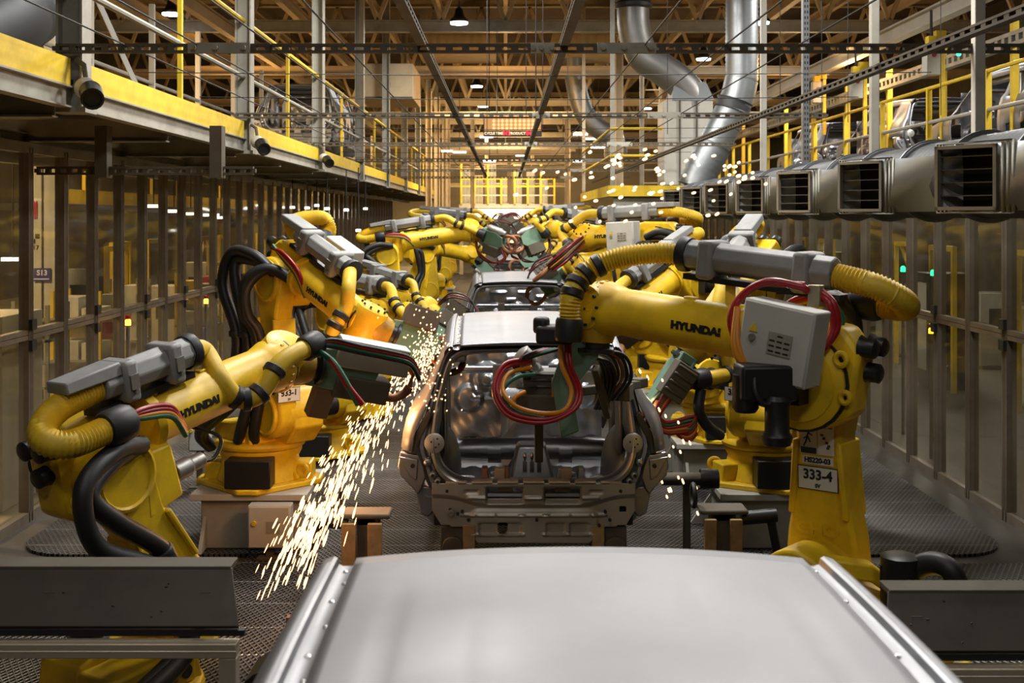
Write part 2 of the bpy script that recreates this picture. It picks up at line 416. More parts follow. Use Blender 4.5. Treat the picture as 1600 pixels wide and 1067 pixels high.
for a, b in zip(e, e[1:]):
    m = MB(); m.b2((.0, a - 4 + .12, -.03), (.012, b - 4 - .12, .165)); m.build('toe_board', RAIL, rl)
    y = (a + b) / 2 - 4
    if a > 5: m = MB(); m.b2((-.03, y - .025, 0), (.01, y + .025, 1.3)); m.build('rail_post', RAIL, rl)
m = MB(); m.b2((-.03, 4.12, 0), (.01, 4.16, 1.3)); m.build('rail_post', RAIL, rl)
rl = tag(empty('guard_railing', (-5.35, 4, 3.56)), 'grey inner railing behind the yellow railing on the left walkway', 'railing')
m = MB(); m.tube([(0, 2, 1.1), (0, 46, 1.1)], .03, 8); m.build('handrail', STLG, rl)
for k in range(16):
    m = MB(); m.b2((-.04, 3 + 2.6 * k, 0), (.04, 3.07 + 2.6 * k, 2.3)); m.build('rail_post', STLW, rl)
for k, (y, z0) in enumerate(((6.4, 5.4), (8.6, 5.3), (10.4, 5.2), (12.6, 5.1))):
    m = MB(); m.beam((-4.5, y, z0), (-3.9, y + .3, z0 - 1.5), .05, .05); m.b2((-4.0, y + .15, z0 - 1.56), (-3.75, y + .45, z0 - 1.48))
    tag(m.build('hanger_strut', STLW), ('pale sloping hanger strut above the left walkway, nearest to the camera', 'pale sloping hanger strut right of the thick walkway column', 'pale sloping hanger strut behind the first yellow rail post', 'pale sloping hanger strut just before the second walkway column')[k], 'strut')

# ------------------------------------------------------------------ cross struts of the overhead net
def slotted(m, a, b, w_, h, pitch=.11, up=Z):
    a, b = V(a), V(b); ax, sd, u = frame(b - a, up); L = (b - a).length
    for j in (-1, 1): m.beam(a + u * j * h * .36, b + u * j * h * .36, w_, h * .28, up)
    n = int(L / pitch)
    for k in range(n + 1):
        p = a + ax * (L * k / n); m.beam(p - ax * pitch * .22, p + ax * pitch * .22, w_ * .9, h * .46, up)
lab = ['nearest thick slotted strut spanning the line under the roof', 'second slotted strut spanning the line', 'third slotted strut, right under the display board', 'fourth slotted strut spanning the line', 'fifth slotted strut spanning the line', 'farthest slotted strut spanning the line']
for k in range(6):
    m = MB(); slotted(m, (-3.05, CY[k] - .12, 3.79), (3.62, CY[k] - .12, 3.79), .05, .062)
    o = tag(m.build('slotted_strut', STLD), lab[k], 'strut')
    for x, ln in ((-2.15, .42), (.17, .16), (.62, .4)) if k == 0 else ((.3, .2), (1.6, .4)):
        q = MB(); q.b2((x, CY[k] - .16, 3.755), (x + ln, CY[k] - .145, 3.825))
        for i in (.1, .45, .9): q.cyl((x + ln * i, CY[k] - .185, 3.79), (x + ln * i, CY[k] - .14, 3.79), .018, n=8)
        j = q.build('splice_plate', STLG); j.parent = o
for x, z, lb in ((-.57, 3.83, 'long cable channel running down the line left of centre'), (.40, 3.83, 'long slotted channel running down the line right of centre'), (2.55, 3.66, 'slotted channel running above the right hand duct')):
    m = MB(); slotted(m, (x, 3, z), (x, 34, z), .06, .05, .14); tag(m.build('cable_channel', STLD), lb, 'channel')
wires = []
for k, x in enumerate((-2.6, -2.1, -1.6, -1.1, .95, 1.5, 2.0, 2.9)):
    m = MB(); m.tube([(x, 2.5, 3.82), (x * .98, 20, 3.80), (x, 40, 3.82)], .006, 5)
    tag(m.build('steel_wire', DARK), 'thin dark steel wire of the spark net stretched along the line', 'wire', 'lengthwise wires of the overhead net')
for k in range(11):
    y = 9.2 + 1.9 * k
    m = MB(); m.tube([(-2.95, y, 3.80), (0, y, 3.77), (3.4, y, 3.80)], .004, 5)
    tag(m.build('cross_wire', DARK), 'thin dark wire of the spark net stretched across the line', 'wire', 'cross wires of the overhead net')
for k, (px, d) in enumerate(((761, 17), (777, 21), (848, 15), (887, 19), (1043, 16), (1219, 14), (1284, 15), (1325, 14), (1470, 13), (822, 13), (837, 12))):
    p = at(px, 300, d); m = MB(); m.tube([(p.x, d, 3.79), (p.x, d, 9.3)], .005, 5)
    tag(m.build('drop_wire', DARK), 'thin dark wire hanging from the roof to the overhead net', 'wire', 'wires hanging from the roof')
m = MB(); slotted(m, (-3.9, 9.6, 3.03), (-2.1, 9.6, 3.03), .05, .07, .09); o = tag(m.build('slotted_strut', STLD), 'slotted strut hung below the left walkway before the guard glazing', 'strut')
for x in (-3.35, -2.4):
    m = MB(); m.b2((x - .05, 9.53, 2.97), (x + .05, 9.66, 3.40)); j = m.build('hanger', STLD); j.parent = o

LAMPT = emis('lit_tube', (1.0, .95, .85), 6)
# ------------------------------------------------------------------ high-bay lamps, board, roof plant
lamps = [((-1.05, 26, 7.0), 'lit high-bay lamp over the line, nearest of the middle row'), ((-.97, 38.7, 7.0), 'lit high-bay lamp over the line, second of the middle row'), ((-.9, 45.7, 7.0), 'lit high-bay lamp over the line, farthest of the middle row'),
         ((5.75, 26, 7.0), 'lit high-bay lamp right of the tall spiral duct'), ((5.5, 32, 7.0), 'lit high-bay lamp left of the tall spiral duct'), ((5.7, 46.6, 7.0), 'lit high-bay lamp in front of the caged ladder'),
         ((-7.55, 26, 7.2), 'lit high-bay lamp seen behind the first yellow rail post'), ((-7.2, 38.7, 7.0), 'lit high-bay lamp far off above the left walkway')]
l0 = None
for p, lb in lamps:
    if l0 is None:
        l0 = empty('highbay_lamp', p)
        m = MB(); m.lathe((0, 0, .03), Z, [(0, .21), (.05, .22), (.12, .13), (.2, .10), (.3, .08), (.34, .03)], 16); m.build('housing', BLKM, l0)
        m = MB(); m.lathe((0, 0, -.01), Z, [(0, .19), (.035, .20)], 20); m.build('lens', LAMPW, l0)
        m = MB(); m.tube([(0, 0, .36), (0, 0, 2.6)], .012, 6); m.build('chain', DARK, l0); o = l0
    else: o = copy_tree(l0); o.location = p
    tag(o, lb, 'lamp', 'high-bay lamps')
bd = tag(empty('display_board', (.15, 24.5, 4.47)), 'warm lit production display board with red digits hanging over the line', 'display board')
BRD = mat('board_housing', (.05, .045, .04), .5); TIL = emis('board_tile', (.95, .62, .28), .75)
m = MB(); m.b2((-.62, -.04, -.12), (.62, .1, .34)); m.build('housing', BRD, bd)
m = MB(); m.b2((-.60, -.055, 0), (.60, -.04, .325)); m.build('tile_panel', emis('board_face', (.60, .30, .10), .5), bd)
m = MB()
for i in range(11):
    for j in range(4): m.cyl((-.40 + .092 * i, -.07, .045 + .078 * j), (-.40 + .092 * i, -.05, .045 + .078 * j), .033, n=10)
m.build('lamp_grid', TIL, bd)['kind'] = 'stuff'
m = MB(); m.b2((.50, -.075, .2), (.57, -.055, .26)); m.build('lit_tile', LIME, bd)
for tx, x, s, mt in (('CYCLE TIME', -.40, .075, LETT), ('012', -.13, .115, LEDR), ('PRODUCT', .10, .075, LETT), ('046', .37, .115, LEDR)):
    text(tx, s, mt, 'lettering', basis((x, -.05, -.06), X, Z), bd, bold=.003)
for x in (-.5, .5):
    m = MB(); m.tube([(x, .03, .34), (x, .03, 4.8)], .01, 6); m.build('hanger_rod', DARK, bd)
m = MB(); m.b2((-3.75, 29, 5.62), (-2.33, 31.5, 6.5)); u = MB()
o = tag(m.build('ventilation_unit', CREAM, bevel=.02), 'cream box-shaped ventilation unit behind the left columns', 'ventilation unit')
u.b2((-3.0, 28.97, 5.95), (-2.9, 29, 6.0)); u.b2((-3.7, 28.96, 5.6), (-2.35, 29, 5.66)); u.b2((-3.05, 28.98, 5.66), (-3.03, 29, 6.48)); j = u.build('door_seam', STLD); j.parent = o
for x0, x1, lb in ((-2.5, -.28, 'cream corrugated roof duct left of the centre channel'), (1.35, 3.2, 'cream corrugated roof duct right of the centre channel')):
    m = MB(); n = int((x1 - x0) / .06)
    m.grid(lambda i, j: (x0 + (x1 - x0) * i / n, 33 - (.03 if (i // 2) % 2 else 0), 7.35 + .5 * j), n + 1, 2); m.b2((x0, 33.01, 7.3), (x1, 35, 7.9))
    tag(m.build('roof_duct', CREAM), lb, 'duct')

# ------------------------------------------------------------------ right-hand extraction duct with louvred outlets
dx, dz, dr = 3.15, 2.91, .27
du = tag(empty('extraction_duct', (dx, 0, dz)), 'long dark round extraction duct with louvred outlets along the right side', 'duct')
pts = [(0, 4.5 + .03 * k, 0) for k in range(520)]
m = MB(); m.tube(pts, [dr + (.004 if k % 3 == 0 else 0) for k in range(len(pts))], 28); m.build('pipe', DUCTD, du, ang=60)
oy = [6.55, 8.5, 10.45, 12.35, 14.3, 16.2, 18.1]
for y in oy:
    for yy in (y - .05, y + .95):
        m = MB(); m.torus((0, yy, 0), Y, dr + .012, .016, 32, 6); m.lathe((0, yy - .012, 0), Y, [(0, dr), (0, dr + .035), (.024, dr + .035), (.024, dr)], 32, cap=False); m.build('flange_ring', GALV, du)
ax = V((-.80, -.60, 0)); sd = V((.60, -.80, 0))
for y in oy:
    c = V((-.53, y, -.04)); hh = .185; hw = .19
    def P(a, s, z): return c + ax * a + sd * s + Z * z
    m = MB(); A = [P(0, -hw, -hh), P(0, hw, -hh), P(0, hw, hh), P(0, -hw, hh)]
    B = [V((-.13, y + .30, -.225)), V((-.13, y - .80, -.225)), V((-.215, y - .98, .145)), V((-.215, y + .30, .145))]
    m.hexa([A[0], A[1], B[1], B[0], A[3], A[2], B[2], B[3]])
    for f in list(m.bm.faces):
        if abs((f.calc_center_median() - c).dot(ax)) < 1e-3: m.bm.faces.remove(f)
    m.build('outlet_stub', GALV, du, solid=.006)
    fr = MB()
    for s0, s1, z0, z1 in ((-hw, hw, hh - .02, hh), (-hw, hw, -hh, -hh + .02), (-hw, -hw + .02, -hh, hh), (hw - .02, hw, -hh, hh)):
        fr.hexa([P(.02, s0, z0), P(.02, s1, z0), P(-.02, s1, z0), P(-.02, s0, z0), P(.02, s0, z1), P(.02, s1, z1), P(-.02, s1, z1), P(-.02, s0, z1)])
    o = fr.build('outlet_frame', mat('outlet_frame_paint', (.20, .17, .12), .6) if y == oy[0] else bpy.data.materials['outlet_frame_paint'], du)
    sl = MB(); sl.hexa([P(-.17, -hw + .01, -hh + .01), P(-.17, hw - .01, -hh + .01), P(-.19, hw - .01, -hh + .01), P(-.19, -hw + .01, -hh + .01), P(-.17, -hw + .01, hh - .01), P(-.17, hw - .01, hh - .01), P(-.19, hw - .01, hh - .01), P(-.19, -hw + .01, hh - .01)])
    sl.build('outlet_shade', DARK, du)  # dark sheet painting the shade behind the louvres
    sl = MB()
    for z in (-.105, -.03, .045, .12): sl.hexa([P(-.01, -hw + .02, z), P(-.01, hw - .02, z), P(-.11, hw - .02, z + .004), P(-.11, -hw + .02, z + .004), P(-.01, -hw + .02, z + .005), P(-.01, hw - .02, z + .005), P(-.11, hw - .02, z + .009), P(-.11, -hw + .02, z + .009)])
    sl.build('louvre', STLD, du)
    fl = MB()
    for k in range(3):
        t0 = .035 + .05 * k; q = [a_.lerp(b_, t) for t in (t0, t0 + .03) for a_, b_ in zip(A, B)]
        g_ = c + ax * -.3; q = [p_ + (p_ - V((g_.x, g_.y, p_.z))).normalized() * .014 + Z * (.014 if p_.z > c.z else -.014) for p_ in q]
        q = [fl.v(x_) for x_ in q]
        for i_ in range(4): fl.f((q[i_], q[(i_ + 1) % 4], q[4 + (i_ + 1) % 4], q[4 + i_]))
    fl.build('outlet_flange', STLG, du, solid=.012)
hangs = [(3.2, 7.8, STLW, 'white painted hanger post above the duct, farthest right'), (3.2, 10.0, STLG, 'grey hanger post above the duct, second from the right'), (3.2, 12.3, GALV, 'perforated galvanised hanger post above the duct'), (3.2, 14.3, STLW, 'pale hanger post just right of the tall spiral duct'), (2.9, 24.6, STLG, 'dark grey hanger post left of the caged ladder')]
for x, y, mt, lb in hangs:
    m = MB(); m.b2((x - .035, y - .04, 3.17), (x + .035, y + .04, 9.5)); o = tag(m.build('hanger_post', mt, bevel=.006), lb, 'post')
    q = MB()
    if mt is GALV:
        for k in range(50): q.b2((x - .02, y - .043, 3.25 + .06 * k), (x - .008, y - .038, 3.28 + .06 * k)); q.b2((x + .008, y - .043, 3.25 + .06 * k), (x + .02, y - .038, 3.28 + .06 * k))
        j = q.build('slots', DARK); j.parent = o; j['kind'] = 'stuff'
# tall spiral duct on the right
def ringed(path, r, step, amp, n=22):
    P = resample(spl(path, 10), step); return P, [r + (amp if k % 2 == 0 else 0) for k in range(len(P))]
t = tag(empty('spiral_duct', (0, 0, 0)), 'tall ribbed silver spiral duct dropping to the right-hand extraction duct', 'duct')
m = MB(); P, rr = ringed([(4.02, 19.6, 9.4), (4.02, 19.6, 7.6), (4.02, 19.6, 5.3), (4.01, 19.6, 4.95)], .27, .04, .012); m.tube(P, rr, 24); m.build('ribbed_riser', GALV, t, ang=70)
m = MB(); m.tube(spl([(4.01, 19.6, 4.97), (3.93, 19.6, 4.65), (3.72, 19.6, 4.2)], 4), .285, 24); m.build('elbow', GALV, t, ang=50)
m = MB(); P, rr = ringed([(3.90, 19.6, 4.62), (3.84, 19.6, 4.44)], .29, .045, .025); m.tube(P, rr, 24); m.build('bellows', DUCTD, t, ang=70)
m = MB(); m.tube([(3.72, 19.6, 4.2), (3.52, 19.6, 3.8)], .28, n=24); m.build('sleeve', GALV, t)
m = MB(); P, rr = ringed([(3.56, 19.6, 3.86), (3.35, 19.6, 3.45), (3.2, 19.6, 3.1)], .285, .05, .02); m.tube(P, rr, 24); m.build('ribbed_branch', GALV, t, ang=70)
t = tag(empty('exhaust_duct', (0, 0, 0)), 'smooth grey exhaust duct bending down into a pale filter housing', 'duct')
c0 = at(990, 0, 22); g = lambda px, py: tuple(at(px, py, 22))
m = MB(); m.tube(spl([(g(990, -90)), g(990, -20), g(990, 40), g(1003, 85), g(1030, 105), g(1062, 128), g(1080, 150), g(1083, 168)], 6), .31, 24); m.build('pipe', mat('dull_duct', (.26, .26, .255), .4, .85, .4, (.14, .13, .11), 2), t, ang=45)
m = MB(); m.lathe(g(990, -5), V((0, 0, -1)), [(0, .31), (.02, .36), (.06, .36), (.08, .31), (.14, .36), (.2, .36), (.24, .31)], 24); m.build('sleeve', DUCTD, t)
fb = tag(empty('filter_housing', tuple(at(1075, 290, 22))), 'pale grey filter housing with hopper top beside the ladder', 'filter housing')
m = MB(); m.b2((-.5, -.3, .0), (.42, .6, 1.6)); m.build('cabinet', STLW, fb, bevel=.01)
m = MB(); m.hexa([(-.35, -.32, 1.6), (.45, -.32, 1.6), (.45, .6, 1.6), (-.35, .6, 1.6), (-.3, -.25, 1.95), (.3, -.25, 1.95), (.3, .5, 1.95), (-.3, .5, 1.95)]); m.build('hopper', GALV, fb)
m = MB(); m.b2((-.22, -.33, .0), (-.19, -.3, 1.6)); m.b2((.1, -.33, 0), (.13, -.3, 1.6)); m.build('seam', STLD, fb)
t = tag(empty('exhaust_duct', (0, 0, 0)), 'smaller far exhaust duct elbow left of the cream column', 'duct')
g = lambda px, py: tuple(at(px, py, 34))
m = MB(); m.tube(spl([g(893, 60), g(898, 120), g(908, 165), g(920, 187), g(938, 203), g(958, 214), g(962, 235)], 6), .3, 20); m.build('pipe', GALV, t)
m = MB(); m.tube([g(962, 231), g(962, 247)], .34, n=20); m.build('sleeve', GALV, t)
# caged ladder, cream column
ld = tag(empty('ladder', tuple(at(1018, 300, 26))), 'cream steel ladder beside the filter housing', 'ladder')
for s in (-.2, .2):
    m = MB(); m.b2((s - .03, -.03, 0), (s + .03, .03, 2.6)); m.build('rail', CREAM, ld)
for k in range(8):
    m = MB(); m.tube([(-.2, 0, .2 + .3 * k), (.2, 0, .2 + .3 * k)], .018, 6); m.build('rung', CREAM, ld)
for px, d in ((967, 30), (670, 40), (683, 42)):
    p = at(px, 300, d); m = MB(); m.ibeam((p.x, d, 2.9), (p.x, d, 7.0), .26, .2, .02, up=X); struct(m.build('column', CREAM))
# right-hand mezzanine and its railing
m = MB(); m.b2((5.2, 9, 3.30), (11.5, 48, 3.42)); struct(m.build('floor_mezzanine_right', STLD))
rl = tag(empty('safety_railing', (6.2, 10.66, 3.42)), 'yellow posted safety railing on the right upper level', 'railing')
m = MB(); m.tube([(0, 0, 1.1), (0, 30, 1.1)], .028, 8); m.build('handrail', RAIL, rl)
m = MB(); m.tube([(0, 0, .6), (0, 30, .6)], .028, 8); m.build('mid_rail', STLG, rl)
for k in range(14):
    m = MB(); m.b2((-.035, 2.07 * k - .03, 0), (.035, 2.07 * k + .03, 1.1)); m.build('rail_post', RAIL, rl)
for k in range(9):
    y = 15.9 + 2.6 * k; m = MB(); m.b2((7.0, y, 3.42), (7.09, y + .09, 5.5))
    tag(m.build('fixture_post', RAIL), 'yellow fixture post standing on the right upper level behind the railing', 'post', 'yellow posts behind the right railing')
m = MB(); m.ibeam((6.55, 8, 5.72), (6.55, 46, 5.72), .18, .26, .03); struct(m.build('beam', STLW))
m = MB(); slotted(m, (6.9, 9, 5.05), (6.9, 40, 5.05), .12, .2, .22); tag(m.build('conveyor_rail', STLG), 'slotted overhead conveyor rail above the right upper level', 'rail')
hz = [(1455, 92, 16.5, 'white hoist control box hanging at the far right'), (1337, 133, 20, 'white hoist control box with red button hanging above the railing'), (1276, 143, 24, 'small hoist box beside the perforated hanger post')]
for px, py, d, lb in hz:
    p = at(px, py, d); h = tag(empty('hoist', tuple(p)), lb, 'hoist')
    m = MB(); m.b2((-.1, -.1, -.24), (.1, .1, .2)); m.build('control_box', STLW, h, bevel=.01)
    m = MB(); m.b2((-.06, -.07, .2), (.06, .07, .32)); m.b2((.05, -.05, .26), (.2, .05, .4)); m.build('hook_block', RAIL, h)
    m = MB(); m.cyl((0, -.13, .05), (0, -.1, .05), .035, n=10); m.build('button', RED, h)
    m = MB(); m.b2((.13, -.03, -.9), (.19, .03, .25)); m.build('hook_rod', RAIL, h)
    m = MB(); m.tube([(0, 0, .32), (0, 0, 5.6 - p.z)], .02, 6); m.build('chain', DARK, h)
m = MB(); m.cyl(at(1498, 84, 14.2), at(1498, 84, 14.25), .03, n=10); tag(m.build('signal_lamp', LEDG), 'small green signal lamp shining behind the nearest strut', 'signal lamp')
# service platform under ladder and filter housing
sp_ = tag(empty('service_platform', (3.1, 21.3, 3.02)), 'yellow edged service platform carrying the ladder and filter housing', 'platform')
m = MB(); m.b2((-1.15, 0, .12), (.95, 8, .18)); m.build('deck', STLD, sp_)
m = MB(); m.b2((-1.18, -.04, 0), (.98, 0, .20)); m.build('front_edge', RAIL, sp_); m = MB(); m.b2((-1.2, 0, 0), (-1.15, 8, .20)); m.build('side_edge', RAIL, sp_)
m = MB(); m.ibeam((-1.1, .1, -.08), (.9, .1, -.08), .12, .16, .02); m.build('joist', STLG, sp_)
for x, y in ((-1.12, .05), (-1.12, 7.9)):
    m = MB(); m.b2((x - .04, y - .04, 0), (x + .04, y + .04, 6.5)); m.build('hanger', CREAM if y > 1 else STLG, sp_)
for z in (.75, 1.25):
    m = MB(); m.tube([(-1.15, .0, z), (-.2, .0, z)], .025, 8); m.build('handrail', RAIL, sp_)
    m = MB(); m.tube([(-1.15, .0, z), (-1.15, 7.9, z)], .025, 8); m.build('handrail', RAIL, sp_)
# far crossing walkway with railing
cw = tag(empty('crossing_walkway', (.1, 52, 3.02)), 'far crossing walkway with yellow railing above the end of the line', 'walkway')
m = MB(); m.b2((-2.2, 0, 0), (2.2, 4.2, .18)); m.build('deck', STLW, cw)
m = MB(); m.b2((-1.7, -.05, -.48), (1.3, .3, -.04)); m.build('light_panel', emis('lit_white_panel', (.95, .92, .85), 1.0), cw)
for x in (-2.1, 2.1):
    m = MB(); m.b2((x - .08, .1, -3.02), (x + .08, .26, 0)); m.build('support_post', CREAM, cw)
for k in range(8):
    x = -2.1 + .6 * k; m = MB(); m.b2((x - .04, -.03, .18), (x + .04, .03, 1.35 if k % 2 else 2.0)); m.build('rail_post', RAIL, cw)
for z in (.55, .95, 1.3):
    m = MB(); m.b2((-2.1, -.02, z), (2.1, .02, z + .06)); m.build('handrail', RAIL if z > .9 else STLW, cw)
for k in range(7):
    x = -1.9 + .62 * k; hgt = rnd.uniform(1.2, 2.6); m = MB()
    m.b2((x - .2, 55, 3.21), (x + .2, 55.4, 3.2 + hgt))
    o = tag(m.build('storage_cabinet', CREAM if k % 2 else STLW, bevel=.02), 'pale storage cabinet standing behind the far crossing walkway', 'cabinet', 'cabinets behind the far walkway')
    q = MB(); q.b2((x - .17, 54.97, 3.3), (x - .02, 55, 3.1 + hgt)); q.b2((x + .02, 54.97, 3.3), (x + .17, 55, 3.1 + hgt)); j = q.build('door', STLG); j.parent = o
# pale steelwork and tube lamps over the far end
for x0, x1, y, z in ((-2.3, 2.6, 47, 5.25), (-1.6, 2.2, 50, 5.0), (-3.2, 3.4, 56, 5.9), (-.4, 3.2, 48, 4.65), (-3.2, 3.4, 61, 5.2), (-3.2, 3.4, 61, 4.3)):
    m = MB(); m.ibeam((x0, y, z), (x1, y, z), .14, .2, .03); struct(m.build('beam', CREAM))
for x, y, z0, z1 in ((.15, 48, 3.2, 5.25), (.28, 50, 3.2, 5.1), (-1.35, 47, 2.9, 7), (2.5, 47, 2.9, 7), (-2.2, 44, 3, 7), (-2.5, 48, 3, 7), (-2.9, 54, 3, 7), (2.9, 53, 3, 7), (-1.0, 60, 0, 7), (1.4, 60, 0, 7)):
    m = MB(); m.ibeam((x, y, z0), (x, y, z1), .2, .16, .02, up=X); struct(m.build('column', CREAM))
tl = None
for px, py, d in ((797, 203, 40), (776, 206, 40), (760, 214, 44), (907, 210, 40), (926, 217, 42), (935, 230, 38), (765, 252, 46), (790, 262, 50), (815, 243, 50), (905, 252, 46), (880, 240, 52), (700, 236, 44), (718, 238, 44)):
    p = at(px, py, d)
    if tl is None:
        tl = empty('tube_lamp', p); m = MB(); m.b2((-.26, -.05, .03), (.26, .05, .09)); m.build('housing', STLW, tl)
        m = MB(); m.tube([(-.25, 0, 0), (.25, 0, 0)], .035, 10); m.build('tube', LAMPT, tl)
        m = MB(); m.tube([(0, 0, .09), (0, 0, 2.6)], .012, 5); m.build('hanger', DARK, tl); o = tl
    else: o = copy_tree(tl); o.location = p
    tag(o, 'small white tube lamp shining over the far end of the line', 'lamp', 'tube lamps over the far end')
# ================================================================== car bodies on the line
CX, Y2, PITCH = .185, 7.59, 7.27
# half outline of the tailgate opening, top centre to bottom centre (x, z)
OP = [(0, 1.730), (-.22, 1.727), (-.40, 1.718), (-.48, 1.702), (-.528, 1.668), (-.560, 1.600), (-.585, 1.500), (-.606, 1.42), (-.618, 1.30), (-.632, 1.16), (-.622, 1.06), (-.588, .99), (-.53, .94), (-.435, .908), (-.22, .900), (0, .899)]
OF = [(0, 1.752), (-.22, 1.749), (-.41, 1.742), (-.50, 1.728), (-.556, 1.685), (-.588, 1.605), (-.612, 1.505), (-.634, 1.42), (-.650, 1.30), (-.662, 1.16), (-.650, 1.05), (-.612, .972), (-.545, .918), (-.44, .884), (-.22, .874), (0, .873)]
HE = [(0, 1.800), (-.22, 1.798), (-.44, 1.792), (-.535, 1.782), (-.592, 1.735), (-.632, 1.63), (-.668, 1.515), (-.694, 1.41), (-.735, 1.27), (-.775, 1.12), (-.735, 1.00), (-.700, .88), (-.62, .80), (-.46, .78), (-.22, .78), (0, .78)]
def full(h): return h + [(-x, z) for x, z in h[-2:0:-1]]
def lean(z): return .16 * max(0, (z - 1.15) / .65) ** 1.3
def ringpts(h, dy):
    P = [V((x, lean(z) + dy, z)) for x, z in full(h)]
    n = len(P); out = []
    for i in range(n):
        a, b, c, d = P[i - 1], P[i], P[(i + 1) % n], P[(i + 2) % n]
        for k in range(3):
            t = k / 3; out.append(.5 * ((2 * b) + (c - a) * t + (2 * a - 5 * b + 4 * c - d) * t * t + (3 * b - a - 3 * c + d) * t ** 3))
    return out
def mixr(A, B, t, dy=0): return [a.lerp(b, t) + V((0, dy, 0)) for a, b in zip(A, B)]
def sdf_box(x, z, cx, cz, hx, hz, r):
    qx, qz = abs(x - cx) - hx + r, abs(z - cz) - hz + r
    return math.hypot(max(qx, 0), max(qz, 0)) + min(max(qx, qz), 0) - r
def step_(d, w_): return max(0, min(1, .5 - d / w_))
def make_car():
    root = empty('car_body', (CX, Y2, 0))
    # ---- outer skin: cross-sections swept from tail to nose
    S = [(-.555, 1.792), (-.585, 1.772), (-.622, 1.70), (-.69, 1.565), (-.727, 1.49), (-.765, 1.425), (-.822, 1.362), (-.852, 1.29), (-.872, 1.20), (-.885, 1.10), (-.886, .98), (-.870, .82), (-.845, .66), (-.80, .56)]
    HS = [(-.535, 1.785), (-.570, 1.765), (-.606, 1.69), (-.650, 1.565), (-.672, 1.495), (-.690, 1.425), (-.735, 1.335), (-.772, 1.255), (-.79, 1.19), (-.80, 1.10), (-.79, 1.00), (-.785, .93), (-.78, .90), (-.77, .88)]
    YS = [0, .03, .08, .16] + [.16 + .09 * k for k in range(1, 46)]
    def sec(i, j, sx):
        y = YS[i]; t = min(1, (y / .12)) ** .6; a, b = HS[j], S[j]
        x, z = a[0] + (b[0] - a[0]) * t, a[1] + (b[1] - a[1]) * t
        wide = min(1, max(0, (y - .2) / 1.6)); x -= .07 * wide * max(0, (z - 1.3) / .5)
        if z > 1.2:
            f = 1 if y < 2.45 else max(0, 1 - (y - 2.45) / 1.0)
            z = 1.2 + (z - 1.2) * f + .015 * math.sin(min(y, 2.6) / 2.6 * PI) * (z > 1.6); x = x - (1 - f) * .18 * max(0, (S[j][1] - 1.25))
        if y > 3.3: z -= (y - 3.3) * .12 * max(0, z - .6); x *= 1 - .12 * ((y - 3.3) / .9) ** 2
        return V((x * -sx, y + lean(z) * max(0, 1 - y / .5), z))
    def cut(i, j):
        y = YS[i]; z = (S[j][1] + S[j + 1][1]) / 2
        if math.hypot(y + .04 - .80, z - .52) < .40 or math.hypot(y + .04 - 3.40, z - .52) < .40: return False
        if y < .5 and z < 1.09: return False
        if .55 < y < 1.05 and 1.36 < z < 1.66: return False
        if (1.2 < y < 2.0 or 2.12 < y < 2.95) and .72 < z < 1.66: return False
        return True
    for sx in (1, -1):
        m = MB(); m.grid(lambda i, j: sec(i, j, sx), len(YS), len(S), cut); m.build('side_panel', BODY, root, solid=.006, ang=50)
    # ---- roof: crown, swages, drip channels
    ny, nx = 34, 45
    hd = lambda y: .492 + .072 * min(1, y / 2.6)
    def roofz(x, y): 
        e = abs(x) / hd(y)
        z = 1.795 + .052 * math.sin(min(1, (y + .05) / 2.7) * PI * .92) - .020 * e ** 2.2 - .02 * max(0, (.12 - y) / .12) ** 2
        z += .016 * math.sin(min(1, y / 2.6) * PI)
        for c in (.76, .40): z -= .0035 * math.exp(-((e - c) / .035) ** 2) * min(1, max(0, (y - .25) / .3)) * min(1, max(0, (2.35 - y) / .3))
        return z
    m = MB()
    def rf(i, j):
        y = .10 + 2.46 * j / (ny - 1); x = (i / (nx - 1) * 2 - 1) * (hd(y) - .006)
        return V((x, y + .05 * (1 - abs(i / (nx - 1) * 2 - 1) ** 2) * (1 if j > ny - 4 else 0) * .6, roofz(x, y)))
    m.grid(rf, nx, ny)
    for j in range(1): pass
    m.build('roof_panel', BODY, root, solid=.004, ang=60)
    for sx in (-1, 1):
        m = MB()
        prof = [(-.006, .0), (-.004, -.018), (.008, -.022), (.030, -.022), (.040, -.018), (.044, -.002), (.052, .002)]
        m.grid(lambda i, j: V((sx * (hd(.08 + 2.5 * j / 30) + prof[i][0]), .08 + 2.5 * j / 30, roofz(hd(.08 + 2.5 * j / 30), .08 + 2.5 * j / 30) + prof[i][1])), len(prof), 31)
        ch = m.build('drip_channel', CHROME if False else BODYI, root, ang=30)
        w_ = MB()
        for k in range(16):
            y = .2 + .155 * k + .03 * math.sin(k * 5); w_.sph((sx * (hd(y) + .012 + .006 * math.sin(k * 3)), y, roofz(hd(y), y) - .021), (.007, .011, .004), 8, 5)
        w_.build('weld_spots', CHROME, ch)
        m = MB(); P = []
        prof2 = [(.052, .002), (.075, -.006), (.095, -.03), (.105, -.07)]
        m.grid(lambda i, j: V((sx * (hd(.08 + 2.5 * j / 30) + prof2[i][0]), .08 + 2.5 * j / 30, roofz(hd(.08 + 2.5 * j / 30), .08 + 2.5 * j / 30) + prof2[i][1])), 4, 31)
        m.build('roof_rail', BODY, root, ang=60, solid=.003)
    # ---- tailgate frame: offset rings from the opening flange to the quarter panel edge
    A, Bq, C = ringpts(OP, .055), ringpts(OF, .0), ringpts(HE, .02)
    rings = [mixr(A, A, 0, .05), A, mixr(A, Bq, .55, -.012), Bq, mixr(Bq, C, .18, .0), mixr(Bq, C, .30, .038), mixr(Bq, C, .52, .045), mixr(Bq, C, .60, .018), mixr(Bq, C, .80, .010), mixr(Bq, C, .86, .03), C, mixr(C, C, 0, .05)]
